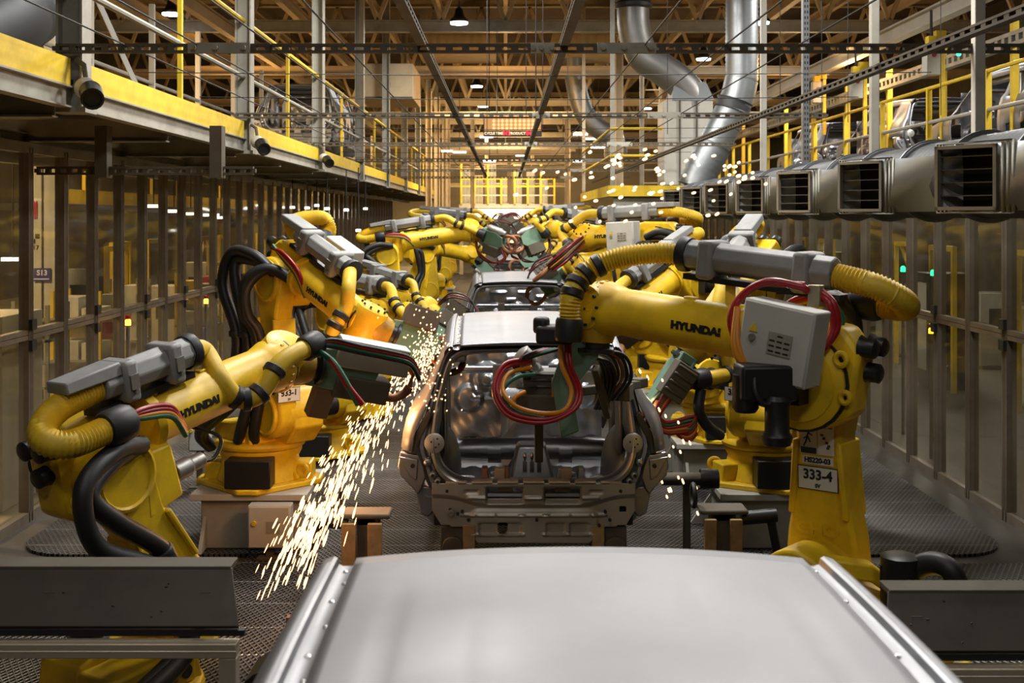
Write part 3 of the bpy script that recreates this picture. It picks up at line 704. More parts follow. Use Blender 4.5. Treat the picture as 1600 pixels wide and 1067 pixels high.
    m = MB(); m.grid(lambda i, j: rings[j][i], len(A), len(rings), closed=True); m.build('tailgate_frame', BODYI, root, ang=32)
    fl = MB(); E = [mixr(A, Bq, .35, -.016), mixr(A, Bq, .95, -.014)]
    E = [E[0], mixr(E[0], E[1], .5, -.006), E[1]]
    fl.grid(lambda i, j: E[j][i], len(A), 3, closed=True); fl.build('flange_seal', mat('flange_bright', (.62, .60, .55), .3, .9, .15, (.3, .28, .25), 8), root)
    # gusset plates, studs and holes on the frame
    for sx in (-1, 1):
        g = MB(); g.lathe((sx * .655, .005, 1.155), V((0, -1, 0)), [(0, .068), (.006, .066), (.010, .058)], 24); gp = g.build('gusset_plate', mat('gusset_bright', (.55, .54, .50), .4, .8) if sx < 0 else bpy.data.materials['gusset_bright'], root)
        hh = MB()
        for a, b in ((.02, .03), (-.02, .01), (.01, -.025), (.03, -.005)): hh.cyl((sx * .655 + a, -.010, 1.155 + b), (sx * .655 + a, -.002, 1.155 + b), .006, n=8)
        hh.build('holes', DARK, gp)
        for x, z, r in ((.70, 1.03, .030), (.665, .945, .024), (.632, .905, .022), (.57, .845, .022)):
            g = MB(); g.lathe((sx * x, .02, z), V((0, -1, 0)), [(0, r), (.02, r), (.035, r * .75), (.04, r * .3)], 16); b_ = g.build('stud', BODYR if r < .03 else CHROME, root)
            if r < .03: g = MB(); g.cyl((sx * x, -.025, z), (sx * x, -.015, z), r * .5, n=12); g.build('hole', DARK, b_)
        # lower quarter bracket that carries the bumper
        g = MB(); g.prism([(.885, 1.09), (.90, .99), (.885, .93), (.80, .84), (.77, .80), (.74, .84), (.70, .95), (.745, 1.07), (.79, 1.075)], lambda a, b, c: (sx * a, c, b), .05, .22); g.build('bumper_bracket', BODYI, root, bevel=.012)
        g = MB(); g.prism([(.80, .86), (.755, .66), (.70, .64), (.66, .68), (.66, .84)], lambda a, b, c: (sx * a, c, b), .10, .3); g.build('wheelhouse_flange', BODYI, root, bevel=.012)
        g = MB(); g.prism([(.70, 1.36), (.735, 1.30), (.80, 1.19), (.815, 1.08), (.775, 1.075), (.755, 1.16), (.70, 1.27), (.675, 1.33)], lambda a, b, c: (sx * a, c, b), .03, .08); g.build('lamp_recess', STLD, root, bevel=.008)
    # ---- stamped rear end panel
    bead = [(sdx * .45, z, .09, .012) for sdx in (-1, 1) for z in (.715,)] 
    outline = lambda x: .5 if abs(x) < .37 else (.5 + .105 * min(1, (abs(x) - .37) / .1) ** .8 if abs(x) < .55 else .615 + .10 * max(0, (abs(x) - .61) / .06))
    nx, nz = 181, 71
    x0, x1 = -.67, .67
    def depth(x, z):
        a = abs(x); y = 0
        # upper step
        y += .035 * step_(.74 + .05 * max(0, min(1, (a - .25) / .3)) - z, .05) * 0
        rim = .745 + .065 * (1 / (1 + math.exp(-(a - .45) / .05)))
        y += .022 * step_(z - rim, .03)                      # lower field sits back
        d = sdf_box(x, z, 0, .60, .42, .115, .06); y -= .012 * step_(d, .025)
        for cx in (-.30, -.145, .145, .30):
            y += .018 * step_(sdf_box(x, z, cx, .595, .062, .036, .014), .014)
        for cx, hx in ((-.43, .05), (-.31, .06), (-.15, .09), (.15, .09), (.31, .06), (.43, .05)):
            for zz in (.683, .556): y -= .014 * step_(sdf_box(x, z, cx, zz, hx, .006, .006), .012)
        y -= .014 * step_(sdf_box(x, z, 0, .683, .10, .006, .006), .012)
        for cx in (-.27, 0, .27):
            for dx_ in (-.155, .155): y += .010 * step_(sdf_box(x, z, cx + dx_ * .9, .838, .045, .012, .008), .012) if cx else 0
        for cx in (-.365, -.02, .02, .365): y -= .010 * step_(sdf_box(x, z, cx, .80, .07, .008, .008), .014)
        for cx in (-.19, .19): y += .03 * step_(sdf_box(x, z, cx, .815, .122, .052, .012), .016)
        return -.02 + y + .03 * max(0, (a - .5)) 
    def pt(i, j):
        x = x0 + (x1 - x0) * i / (nx - 1); lo = outline(x); z = lo + (.895 - lo) * j / (nz - 1); return V((x, depth(x, z), z))
    def keep(i, j):
        x = x0 + (x1 - x0) * (i + .5) / (nx - 1); lo = outline(x); z = lo + (.895 - lo) * (j + .5) / (nz - 1)
        for cx in (-.19, .19):
            if sdf_box(x, z, cx, .822, .112, .036, .008) < 0: return False
        for cx in (-.205, .205):
            if sdf_box(x, z, cx, .60, .034, .036, .02) < 0 and cx < 0: return False
        if sdf_box(x, z, .585, .72, .022, .018, .003) < 0: return False
        return True
    m = MB(); m.grid(pt, nx, nz, keep); m.build('rear_panel', BODYR, root, solid=.004, ang=50)
    m = MB(); m.b2((-.66, .06, .60), (.66, .075, .88)); m.build('panel_backing', DARK, root)
    for x in (-.19, .19):
        m = MB(); m.b2((x - .05, .0, .838), (x + .05, .03, .862)); m.build('latch_tab', STLD, root)
    for x, z in ((-.47, .71), (.47, .71), (-.50, .695), (.50, .655), (-.43, .655), (.43, .62), (-.55, .72), (0.02, .655)):
        m = MB(); m.cyl((x, -.026, z), (x, -.012, z), .011, n=12); m.build('hole', DARK, root)
    m = MB(); m.lathe((-.545, -.01, .70), V((0, -1, 0)), [(0, .026), (.02, .024), (.022, .012), (.015, .01)], 16); m.build('tow_boss', STEEL, root)
    # ---- inside of the shell
    m = MB()
    def fw(i, j):
        x = -.70 + 1.4 * i / 110; z = .62 + 1.0 * j / 80
        y = 3.02
        y -= .10 * step_(sdf_box(x, z, 0, .78, .20, .26, .06), .06)
        for cx, cz, r, h in ((-.36, 1.16, .14, .07), (-.36, 1.16, .06, .06), (.34, 1.18, .15, .06), (.34, 1.18, .06, .05), (-.02, 1.22, .10, .05), (-.52, .98, .12, .06), (.55, 1.0, .1, .05)):
            y -= h * step_(math.hypot(x - cx, z - cz) - r, .035)
        for cx, cz, hx, hz in ((-.30, 1.47, .13, .02), (.1, 1.47, .10, .02), (.4, 1.40, .12, .025), (0, 1.0, .5, .02), (-.1, 1.35, .08, .03)): y -= .035 * step_(sdf_box(x, z, cx, cz, hx, hz, .015), .03)
        y += .012 * math.sin(x * 23) * math.sin(z * 19 + x * 7)
        return V((x, y, z))
    m.grid(fw, 111, 81); m.build('firewall', BODYI, root, ang=40)
    m = MB(); m.tube([(-.68, 2.75, 1.28), (.68, 2.75, 1.28)], .035, 12); m.b2((-.3, 2.7, 1.2), (-.2, 2.8, 1.32)); m.b2((.2, 2.7, 1.2), (.3, 2.8, 1.32)); m.build('cowl_beam', BODYI, root)
    m = MB(); m.b2((-.6, 2.45, 1.60), (.6, 2.6, 1.76)); m.build('windscreen_header', BODYI, root, bevel=.03)
    for y in (.9, 1.7):
        m = MB(); m.b2((-.55, y - .05, 1.72), (.55, y + .05, 1.765)); m.build('roof_bow', BODYI, root, bevel=.015)
    m = MB()
    def fl_(i, j):
        x = -.72 + 1.44 * i / 60; y = .07 + 2.9 * j / 60
        z = .62 + (.16 if y < 1.0 else .16 * max(0, 1 - (y - 1.0) / .25)) + .18 * math.exp(-(x / .17) ** 4) * (y > 1.1)
        z += .012 * (math.sin(x * 40) > .3) * (y < 1); return V((x, y, z))
    m.grid(fl_, 61, 61); m.build('floor_pan', BODYI, root, ang=40)
    m = MB(); m.tube([(-.62, 1.25, .86), (-.3, 1.25, .87), (.3, 1.25, .87), (.62, 1.25, .86)], .085, 16); m.build('seat_crossmember', BODYI, root)
    for s in (-1, 1):
        m = MB(); m.tube([(s * .22, 1.25, .86), (s * .32, 1.25, .86)], .10, n=16); m.build('crossmember_sleeve', BODYI, root)
        m = MB(); m.sph((s * .66, .72, .80), (.16, .42, .36), 20, 14); m.build('wheelhouse', BODYI, root)
        m = MB(); m.b2((s * .585, .30, 1.02), (s * .615, .55, 1.60)); m.b2((s * .60, 1.0, .8), (s * .66, 1.2, 1.70)); m.build('inner_pillar', BODYI, root, bevel=.02)
        m = MB(); m.b2((s * .45, .2, 1.66), (s * .56, 2.5, 1.75)); m.build('inner_roof_rail', BODYI, root, bevel=.02)
        m = MB(); m.b2((s * .655, .22, .95), (s * .665, 1.18, 1.36)); m.hexa([(s * .655, .22, 1.36), (s * .655, 1.18, 1.36), (s * .665, 1.18, 1.36), (s * .665, .22, 1.36), (s * .585, .30, 1.70), (s * .585, 1.18, 1.70), (s * .595, 1.18, 1.70), (s * .595, .30, 1.70)]); m.build('inner_quarter_panel', BODYI, root, bevel=.004)
        m = MB(); m.prism([(.895, 1.06), (.82, .93), (.775, .90), (.765, 1.04)], lambda a, b, c: (s * a, c, b), .035, .052); q_ = m.build('bracket_fold', BODYI, root, bevel=.006)
        m = MB(); m.cyl((s * .80, .02, 1.0), (s * .80, .034, 1.0), .014, n=12); m.build('hole', DARK, q_)
        # bracket towers on the boot floor
        for k, dx_ in enumerate((-.07, .07)):
            c = s * .255 + dx_
            m = MB(); m.hexa([(c - .035, .13, .79), (c + .035, .13, .79), (c + .03, .30, .79), (c - .03, .30, .79), (c - .018, .16, .955), (c + .018, .16, .955), (c + .018, .26, .955), (c - .018, .26, .955)]); m.build('bracket_tower', RUST if s < 0 else STEEL, root, bevel=.006)
        m = MB(); m.b2((s * .255 - .03, .15, .90), (s * .255 + .03, .2, .925)); m.build('bracket_bridge', CHROME, root)
        m = MB(); m.lathe((s * .46, .35, .77), Z, [(0, .10), (.05, .095), (.085, .06), (.09, .02)], 18); m.build('spring_cup', CHROME, root)
    m = MB(); m.hexa([(-.16, .5, .78), (.16, .5, .78), (.16, .8, .78), (-.16, .8, .78), (-.10, .55, 1.03), (.10, .55, 1.03), (.10, .75, 1.03), (-.10, .75, 1.03)]); b_ = m.build('tunnel_boss', BODYI, root, bevel=.02)
    m = MB()
    for x in (-.05, 0, .05): m.b2((x - .014, .49, .86), (x + .014, .53, .93)); m.sph((x, .515, .96), (.012, .012, .03), 8, 6)
    m.build('locator_pins', CHROME, b_)
    m = MB(); m.b2((-.20, .10, .80), (.22, .26, .875)); m.b2((-.26, .12, .85), (-.19, .2, .96)); m.b2((.19, .12, .85), (.26, .2, .96)); m.build('sill_bracket', mat('warm_primer', (.42, .32, .20), .5, .2, .3, (.2, .15, .1), 6), root, bevel=.006)
    for k in range(7):
        x = -.51 + .17 * k; m = MB(); m.b2((x - .07, -.022, .886), (x + .07, .07, .905)); m.build('sill_flange', bpy.data.materials['warm_primer'], root, bevel=.004)
    # bonnet and nose
    m = MB(); m.grid(lambda i, j: V(((-.72 + 1.44 * i / 20) * (1 - .1 * j / 12), 3.2 + .95 * j / 12, 1.16 - .16 * (j / 12) ** 1.6 - .03 * (i / 10 - 1) ** 2)), 21, 13); m.build('bonnet', BODY, root, solid=.006)
    m = MB(); m.b2((-.74, 4.05, .55), (.74, 4.2, 1.0)); m.build('front_carrier', BODYI, root, bevel=.03)
    return root
car = make_car()
tag(car, 'bare steel car body with open tailgate being welded in the middle of the line', 'car body', 'car bodies on the line')
cl = ['bare steel car body in the foreground showing only its large smooth roof', 'bare steel car body second ahead, its dark tailgate opening just above the welded one', 'bare steel car body third ahead with only its roof edge and header showing', 'bare steel car body fourth ahead between the far robots', 'bare steel car body fifth ahead, a pale strip of roof', 'bare steel car body farthest ahead, the topmost pale roof strip']
for k, y in enumerate((Y2 - PITCH, Y2 + PITCH, Y2 + 2 * PITCH, Y2 + 3 * PITCH, Y2 + 4 * PITCH, Y2 + 5 * PITCH)):
    c = copy_tree(car); c.location.y = y; tag(c, cl[k], 'car body', 'car bodies on the line')
ul = [((7.9, 15.2, 2.98), 'pale car body on the right upper level, farthest right in the picture'), ((7.9, 20.6, 2.98), 'pale car body on the right upper level behind the second hanger post'), ((7.9, 26, 2.98), 'pale car body on the right upper level behind the perforated post'), ((-4.15, 23, 3.5), 'pale car body on the left upper walkway behind the columns')]
for p, lb in ul:
    c = copy_tree(car); c.location = p; tag(c, lb, 'car body', 'car bodies on the upper levels')
# ================================================================== welding robots
def rot2(v, a): return V((v[0] * math.cos(a) - v[1] * math.sin(a), 0, 0)), None
class Robot:
    def __init__(s, label, J1, bz, yaw, J3w, J5w, tool, near=True, J2h=.62, win=True):
        s.win = win
        s.near = near; s.n = 24 if near else 12
        s.u = V((yaw[0], yaw[1], 0)).normalized(); s.loc = V((J1[0], J1[1], bz))
        s.rz = math.atan2(s.u.y, s.u.x); s.Ri = Mx.Rotation(-s.rz, 3, 'Z')
        s.root = tag(empty('welding_robot', s.loc, s.rz), label, 'robot', 'yellow welding robots')
        s.J2 = V((.32, 0, J2h)); s.J3 = s.L(J3w); s.J5 = s.L(J5w); s.w = (s.Ri @ V(tool)).normalized()
        s.J3.y = 0; s.J5.y = max(-.12, min(.12, s.J5.y))
        d = s.J5 - s.J3; D = d.length; a = .15
        n0 = V((-d.z, 0, math.hypot(d.x, d.y))).normalized() if abs(d.x) > 1e-6 else Z
        n0 = V((0, -1, 0)).cross(d).normalized()
        if n0.z < 0: n0 = -n0
        Lf = math.sqrt(max(.05, D * D - a * a)); th = math.asin(min(.9, a / D))
        s.e = (d.normalized() * math.cos(th) - n0 * math.sin(th)).normalized(); s.nv = V((0, -1, 0)).cross(s.e).normalized()
        if s.nv.z < 0: s.nv = -s.nv
        s.Lf = Lf; s.a = a; s.build()
    def L(s, p): return s.Ri @ (V(p) - s.loc)
    def E(s, x, y, n): return s.J3 + s.e * x + Y * y + s.nv * n
    def A(s, t, y, f): return s.J2 + s.al * t + Y * y + s.ap * f
    def mk(s, m, name, mt, par=None, bevel=0, ang=38): return m.build(name, mt, par or s.root, bevel if s.near else 0, ang)
    def build(s):
        n = s.n; near = s.near
        # --- bolted base
        m = MB(); m.prism([(-.42, -.30), (-.30, -.42), (.30, -.42), (.42, -.30), (.42, .30), (.30, .42), (-.30, .42), (-.42, .30)], lambda a, b, c: (a, b, c), 0, .045)
        m.lathe((0, 0, .04), Z, [(0, .36), (.06, .34), (.17, .31), (.23, .34), (.26, .34)], n)
        for k in range(4):
            a = R(45 + 90 * k); m.box((.37 * math.cos(a), .37 * math.sin(a), .1), (.14, .2, .16), rz=a)
        s.mk(m, 'base', YEL, bevel=.012)
        if near:
            for k in range(4):
                a = R(20 + 90 * k); m = MB(); m.torus((.42 * math.cos(a), .42 * math.sin(a), .13), V((math.sin(a), -math.cos(a), .0)), .045, .018, 18, 8); s.mk(m, 'lifting_eye', YEL)
        wd = s.Ri @ V((0, -1, 0)); c = wd * .40 + Z * .16
        m = MB(); m.box(c, (.2, .36, .22), rz=math.atan2(wd.y, wd.x)); s.mk(m, 'connector_box', BLKM, bevel=.008)
        bk = V((-1, 0, 0)); m = MB(); m.box((-.44, .12, .2), (.24, .34, .26)); s.mk(m, 'cable_inlet', YEL, bevel=.015)
        # --- turret
        m = MB(); m.lathe((0, 0, .30), Z, [(0, .35), (.02, .37), (.05, .37), (.07, .34)], n)
        m.prism([(-.30, .36), (.40, .36), (.52, .50), (.50, .68), (.40, .78), (.26, .79), (.12, .70), (-.08, .58), (-.28, .52)], lambda a, b, c: (a, c, b), -.02, .26)
        m.prism([(-.30, .36), (.25, .36), (.20, .55), (-.05, .52), (-.28, .5)], lambda a, b, c: (a, c, b), -.26, .0)
        m.cyl(s.J2 + V((0, -.06, 0)), s.J2 + V((0, .28, 0)), .195, n=n)
        s.mk(m, 'turret', YEL, bevel=.02)
        if near:
            m = MB(); m.box((.12, -.27, .43), (.11, .03, .11)); p = s.mk(m, 'turret_lug', YEL, bevel=.006)
            m = MB(); m.cyl((.12, -.29, .43), (.12, -.28, .43), .033, n=14); s.mk(m, 'lug_hole', BLK, p)
        m = MB(); m.lathe(s.J2 + V((0, .28, 0)), Y, [(0, .11), (.02, .105), (.03, .085), (.22, .085), (.23, .07)], n); s.mk(m, 'shoulder_motor', BLKM)
        m = MB(); m.lathe((-.12, .12, .56), Z, [(0, .12), (.03, .10), (.04, .085), (.28, .085), (.29, .06)], n); m.box((-.12, .12, .75), (.13, .13, .1)); s.mk(m, 'slew_motor', BLKM)
        # --- lower arm (a shaped cast link beside the turret)
        d = s.J3 - s.J2; T = d.length; s.al = d.normalized(); s.ap = V((0, 1, 0)).cross(s.al).normalized()
        if s.ap.x < 0: s.ap = -s.ap
        s.T = T; O = []
        for k in range(13):
            a = R(180 + 15 * k); O.append((math.sin(a) * .0 + .205 * math.sin(R(-15 * k - 0)) * 1.0, .205 * math.cos(R(180 - 15 * k)) * 1.0))
        O = [(-.19 * math.sin(R(k)), .19 * -math.cos(R(k))) for k in range(-90, 91, 15)]   # (t, f) lower cap
        lo = [(-.20 * math.cos(R(k)), .20 * math.sin(R(k))) for k in range(-80, 81, 16)]
        hi = [(T + .19 * math.cos(R(k)), .19 * math.sin(R(k))) for k in range(80, -81, -16)]
        poly = lo + [(.22, .17), (.40, .135), (T * .62, .112), (T - .26, .12)] + hi + [(T - .28, -.12), (T * .55, -.125), (.40, -.14), (.2, -.18)]
        m = MB(); m.prism(poly, lambda t, f, y: s.A(t, y, f), -.16, .01)
        s.arm = s.mk(m, 'lower_arm', YEL, bevel=.022)
        m = MB()
        for f0 in (-1, 1):
            m.prism([(.30, f0 * .125), (T - .30, f0 * .095), (T - .30, f0 * .125), (.30, f0 * .155)], lambda t, f, y: s.A(t, y, f), -.18, .03)
        s.mk(m, 'arm_rib', YEL, s.arm, bevel=.01)
        for jj in (s.J3, s.J2):
            m = MB(); m.lathe(jj + V((0, -.16, 0)), V((0, -1, 0)), [(0, .17), (.025, .165), (.03, .15), (.018, .14), (.012, .05)], n); s.mk(m, 'bearing_cover', YEL, s.arm)
        if near and s.win:
            m = MB()
            for t, w_ in ((T * .30, .05), (T * .50, .035)):
                m.prism([(t + w_ * math.cos(R(k)) * 1.3, w_ * math.sin(R(k))) for k in range(0, 360, 30)], lambda a, b, y: s.A(a, y, b), -.1625, .013)
            s.mk(m, 'arm_window', DARK, s.arm)
        if near:
            m = MB(); m.torus(s.A(T + .02, -.08, -.21), Y, .03, .014, 14, 8); s.mk(m, 'arm_lug', YEL, s.arm)
        # --- elbow casting
        E = s.E; P = [(-.25, -.12), (-.14, -.20), (.06, -.20), (.20, -.14), (.26, .02), (.26, .27), (.14, .30), (-.18, .28), (-.27, .18)]
        m = MB(); m.prism(P, lambda x, q, y: E(x, y, q), -.01, .17); s.elb = s.mk(m, 'elbow_housing', YEL, bevel=.025)
        m = MB(); m.lathe(E(0, .155, 0), Y, [(0, .225), (.03, .225), (.045, .19), (.055, .185), (.06, .12)], n); s.mk(m, 'elbow_flange', YEL, s.elb)
        m = MB(); m.lathe(E(0, .150, 0), Y, [(0, .238), (.02, .238)], n); s.mk(m, 'elbow_seal', BLK, s.elb)
        m = MB(); m.box(E(.02, .25, -.01), (.17, .11, .17)); m.lathe(E(.02, .30, -.01), Y, [(0, .09), (.015, .09), (.02, .068)] + ([(.02 + .012 * k + (0, .002)[k % 2], (.082, .066)[k % 2]) for k in range(1, 14)] if near else []) + [(.19, .066), (.21, .05)], n); s.mk(m, 'elbow_motor', BLKM)
        m = MB()
        for q, y in ((.08, .05), (.20, .02), (.20, .12)): m.lathe(E(-.25, y, q), -s.e, [(0, .055), (.02, .045), (.07, .045), (.08, .03)], n)
        s.mk(m, 'wrist_motor', BLKM)
        m = MB(); m.b2((0, 0, 0), (.001, .001, .001)); m.bm.clear()
        m.hexa([E(-.10, -.22, -.32), E(.12, -.22, -.32), E(.12, -.06, -.32), E(-.10, -.06, -.32), E(-.10, -.22, -.1), E(.12, -.22, -.1), E(.12, -.06, -.1), E(-.10, -.06, -.1)]) if False else None
        # --- forearm tube
        c = lambda x: E(x, 0, s.a); Lf = s.Lf
        m = MB(); m.lathe(c(.24), s.e, [(0, .16), (.03, .165), (.05, .165), (.052, .145), (.10, .132), (Lf * .55, .130), (Lf - .42, .126), (Lf - .40, .134), (Lf - .33, .150), (Lf - .27, .152)], n)
        s.fore = s.mk(m, 'forearm', YEL, ang=45)
        m = MB(); m.lathe(c(Lf - .03), s.e, [(0, .152), (.012, .152)], n); s.mk(m, 'wrist_seal', BLK, s.fore)
        m = MB(); m.lathe(c(Lf - .02), s.e, [(0, .15), (.03, .148), (.05, .11), (.10, .09)], n) if False else m.lathe(c(Lf - .26 + .24), s.e, [(0, .148), (.02, .146), (.04, .10)], n)
        # bolts round the wrist flange
        if near:
            for k in range(20):
                a = 2 * PI * k / 20; p = c(Lf - .045) + (Y * math.cos(a) + s.nv * math.sin(a)) * .148; m.cyl(p - s.e * .02, p + s.e * .0, .009, n=6)
            for t in (.45, .72): s.mk(MB().box(E(t, 0, s.a + .125), (.06, .05, .03), Rm=Mx((s.e, Y, s.nv)).transposed()), 'hose_lug', YEL, s.fore, bevel=.006)
        s.mk(m, 'flange_ring', YEL, s.fore)
        # --- wrist: fork, dome, tool flange
        w_ = s.w; q = s.e.cross(w_); q = q.normalized() if q.length > .15 else Y
        m = MB(); m.lathe(s.J5 - q * .15, q, [(0, .09), (.015, .125), (.05, .135), (.24, .135), (.275, .12), (.30, .07)], n)
        m.tube([c(Lf + .0), s.J5], [.115, .12], n); s.wr = s.mk(m, 'wrist', YEL, ang=40)
        m = MB(); m.tube([s.J5, s.J5 + w_ * .10, s.J5 + w_ * .19], [.12, .125, .10], n); s.mk(m, 'wrist_head', YELD if near else YEL, s.wr)
        m = MB(); m.lathe(s.J5 + w_ * .19, w_, [(0, .085), (.03, .085), (.035, .11), (.055, .11)], n); s.mk(m, 'tool_flange', BLKM, s.wr)
        s.T0 = s.J5 + w_ * .245
        if near:
            m = MB()
            for k in range(10):
                a = 2 * PI * k / 10; d1, d2 = frame(q)[1:]; p = s.J5 + (d1 * math.cos(a) + d2 * math.sin(a)) * .10 + q * .14; m.cyl(p, p + q * .015, .009, n=6)
            s.mk(m, 'cover_bolts', BLKM, s.wr)['kind'] = 'stuff'
    # ---- dress pack riding above the forearm
    def hose(s, pts, r=.052, par=None, mt=None, name='hose', rib=True):
        P = spl(pts, 10)
        if s.near and rib: P = resample(P, .009); rr = [r + (.006 if k % 2 else -.003) for k in range(len(P))]
        else: rr = [r] * len(P)
        m = MB(); m.tube(P, rr, 14 if s.near else 8); return m.build(name, mt or HOSE, par or s.root, 0, 80)
    def cuff(s, p, d, r=.066, l=.05, par=None, mt=None):
        m = MB(); d = V(d).normalized(); m.lathe(V(p) - d * l / 2, d, [(0, r * .9), (l * .15, r), (l * .85, r), (l, r * .9)], 14 if s.near else 8); return m.build('hose_clamp', mt or BLK, par or s.root)
    def dress(s, x0=-.12, x1=.70, y=.03, q=.42, front=None, back=None, cuffs=(), plain=True, slab=True, lp=.30):
        E = s.E; Rm = Mx((s.e, Y, s.nv)).transposed()
        m = MB(); m.tube([E(x0 + .1, y, q), E(x1, y, q)], .082, 8 if True else 12); m.b2((0, 0, 0), (0, 0, 0)) if False else None
        if slab: m.hexa([E(x0 - .12, y - .075, q + .03), E(x0 + .2, y - .08, q + .03), E(x0 + .2, y + .08, q + .03), E(x0 - .12, y + .075, q + .03), E(x0 - .12, y - .07, q + .085), E(x0 + .2, y - .07, q + .095), E(x0 + .2, y + .07, q + .095), E(x0 - .12, y + .07, q + .085)])
        s.dp = s.mk(m, 'dress_pack', GREY, bevel=.008, ang=30)
        for x in (x0 + .24, x1 - .14):
            m = MB(); m.box(E(x, y, q - .01), (.085, .20, .20), Rm=Rm); s.mk(m, 'clamp_block', GREY, s.dp, bevel=.02)
            if s.near: m = MB(); m.box(E(x, y - .105, q - .01), (.05, .015, .07), Rm=Rm); m.cyl(E(x, y - .12, q - .06), E(x, y - .10, q - .06), .012, n=8); s.mk(m, 'clamp_latch', STEEL, s.dp)
        m = MB(); m.beam(E(x0 + .05, y, q - .11), E(x1, y, q - .11), .10, .03, up=s.nv); s.mk(m, 'slide_rail', BLKM, s.dp)
        for x in (x0 + .2, x1 - .25):
            m = MB(); m.beam(E(x, y, q - .11), E(min(x, .5), y * .5, .2), .05, .03); s.mk(m, 'support_bracket', YEL, s.dp)
        m = MB(); m.lathe(E(x1 - .01, y, q), s.e, [(0, .088), (.02, .094), (.05, .094), (.06, .07)], 16); s.mk(m, 'end_cap', BLK, s.dp)
        if back is None: back = [(x0 + .1, y, q - .01), (x0 - lp * .4, y, q - .03), (x0 - lp * .85, y - .05, q - .07), (x0 - lp, y - .12, q - .11), (x0 - lp * .75, y - .19, q - .14), (x0 + .02, y - .20, q - .14)]
        b = [E(*p) for p in back]; s.hose(b, .058, name='rear_hose')
        s.cuff(b[-1], b[-1] - b[-2], .085, .14)
        if front:
            f = [V(p) for p in front]; s.hose([E(x1, y, q)] + f, .052, name='front_hose', rib=not plain)
            P = spl([E(x1, y, q)] + f, 10)
            for t in cuffs:
                k = int(t * (len(P) - 2)); s.cuff(P[k], P[k + 1] - P[k], .064, .045)
            s.cuff(f[-1], f[-1] - f[-2], .075, .12)
    def cable(s, pts, mt, r=.016, name='cable', par=None):
        m = MB(); m.tube(spl(pts, 8), r, 8 if s.near else 6); return m.build(name, mt, par or s.root, 0, 80)
    def arm_hoses(s, sy=-1):
        for k, (f, o) in enumerate(((-.06, 0), (-.16, .05))):
            y = sy * (.29 + o * .6)
            s.cable([V((-.42, y * .7, .25)), V((-.30, y * 1.2, .42)), s.A(.10, y * 1.1, -.18 - o), s.A(.35, y * 1.0, f - .05), s.A(s.T * .6, y, f - .02), s.A(s.T - .05, y * 1.05, f - .16 - o), s.E(-.30 - o, y * .95, .04 + o), s.E(-.12, y * .8, .12 + o), s.E(.10, y * .6, .12)], BLK, .045 if s.near else .045, 'black_hose')
            if s.near:
                for t in (.35, s.T * .6): s.cuff(s.A(t, y, f - .03), s.al, .058, .05)
    def back_cables(s, x0=-.12, y=.03, q=.42, sy=1):
        E = s.E; st = E(x0 + .03, y - .19, q - .15)
        for k, (mt, o) in enumerate(((RED, 0), (RED, .035), (ORG, .07), (GRN, .10))):
            s.cable([st + s.nv * o * .3, E(x0 + .18, y - .19, q - .12 - o * .4), E(x0 + .38, y - .17, q - .17 - o * .5), E(x0 + .50, y - .12, q - .32 - o * .4)], mt, .014)
    def box(s, c, rx=0, label=True, side=1):
        """cabinet fixed beside the elbow"""
        E = s.E; c = E(*c); Rm = Mx((s.e, Y, s.nv)).transposed() @ Mx.Rotation(rx, 3, 'Y')
        m = MB(); m.box(c, (.35, .15, .35), Rm=Rm); b = s.mk(m, 'control_box', BOXW, bevel=.01)
        P = lambda x, z: c + Rm @ V((x, side * .078, z))
        m = MB(); m.box(c + Rm @ V((0, side * .070, 0)), (.335, .02, .335), Rm=Rm); s.mk(m, 'box_door', BOXW, b, bevel=.006)
        if s.near:
            o = lambda n_, mt, x, z, wx, wz: s.mk(MB().box(c + Rm @ V((x, side * .083, z)), (wx, .004, wz), Rm=Rm), n_, mt, b)
            fx = -side
            o('data_plate', STLG, fx * .03, .0, .115, .10)
            for r_ in range(4):
                for c_ in range(3):
                    if r_ or c_ == 1: s.mk(MB().box(c + Rm @ V((fx * (.03 + .036 * (c_ - 1)), side * .0855, .036 - .024 * r_)), (.026, .002, .007), Rm=Rm), 'plate_text', INK, b)
            m = MB(); t = [(-.022, -.018), (.022, -.018), (0, .022)]
            m.prism(t, lambda a, z, y: c + Rm @ V((fx * -.105 + a, side * y, z + .05)), .081, .085); s.mk(m, 'warning_triangle', RAIL, b)
            m = MB(); m.cyl(P(fx * -.105, .005), P(fx * -.105, .005) + Rm @ V((0, side * .015, 0)), .016, n=12); s.mk(m, 'box_lock', STEEL, b)
        return b, c, Rm
    def plate(s, txt, sub, t, face, size=(.20, .105), extra=False):
        if face == 'front': o = s.A(t, -.157, .1); x = -Y; z = s.al; nrm = s.ap; 
        else: o = s.A(t, .012, 0); x = -s.ap; z = s.al; nrm = Y
        if face == 'front': o = s.A(t, -.075, .192 if t < .35 else .15); x = Y
        M = basis(o, x, z)
        if (M.to_3x3() @ Z).dot(nrm) < 0: M = basis(o, -V(x), z)
        def quad(n_, mt, cx, cy, w_, h_, zz=.003, par=None):
            m = MB(); m.b2((cx - w_ / 2, cy - h_ / 2, zz - .003), (cx + w_ / 2, cy + h_ / 2, zz)); m.bm.transform(M); return s.mk(m, n_, mt, par or s.arm)
        b = quad('number_plate', INK, 0, 0, size[0] + .008, size[1] + .008)
        quad('plate_face', PLATE, 0, 0, size[0], size[1], .005, b)
        Mt = M @ Mx.Translation((0, size[1] * .14, .006)); text(txt, size[1] * .62, INK, 'lettering', Mt, b, .0008, .002)
        Mt = M @ Mx.Translation((0, -size[1] * .34, .006)); text(sub, size[1] * .24, INK, 'lettering', Mt, b, .0008, .001)
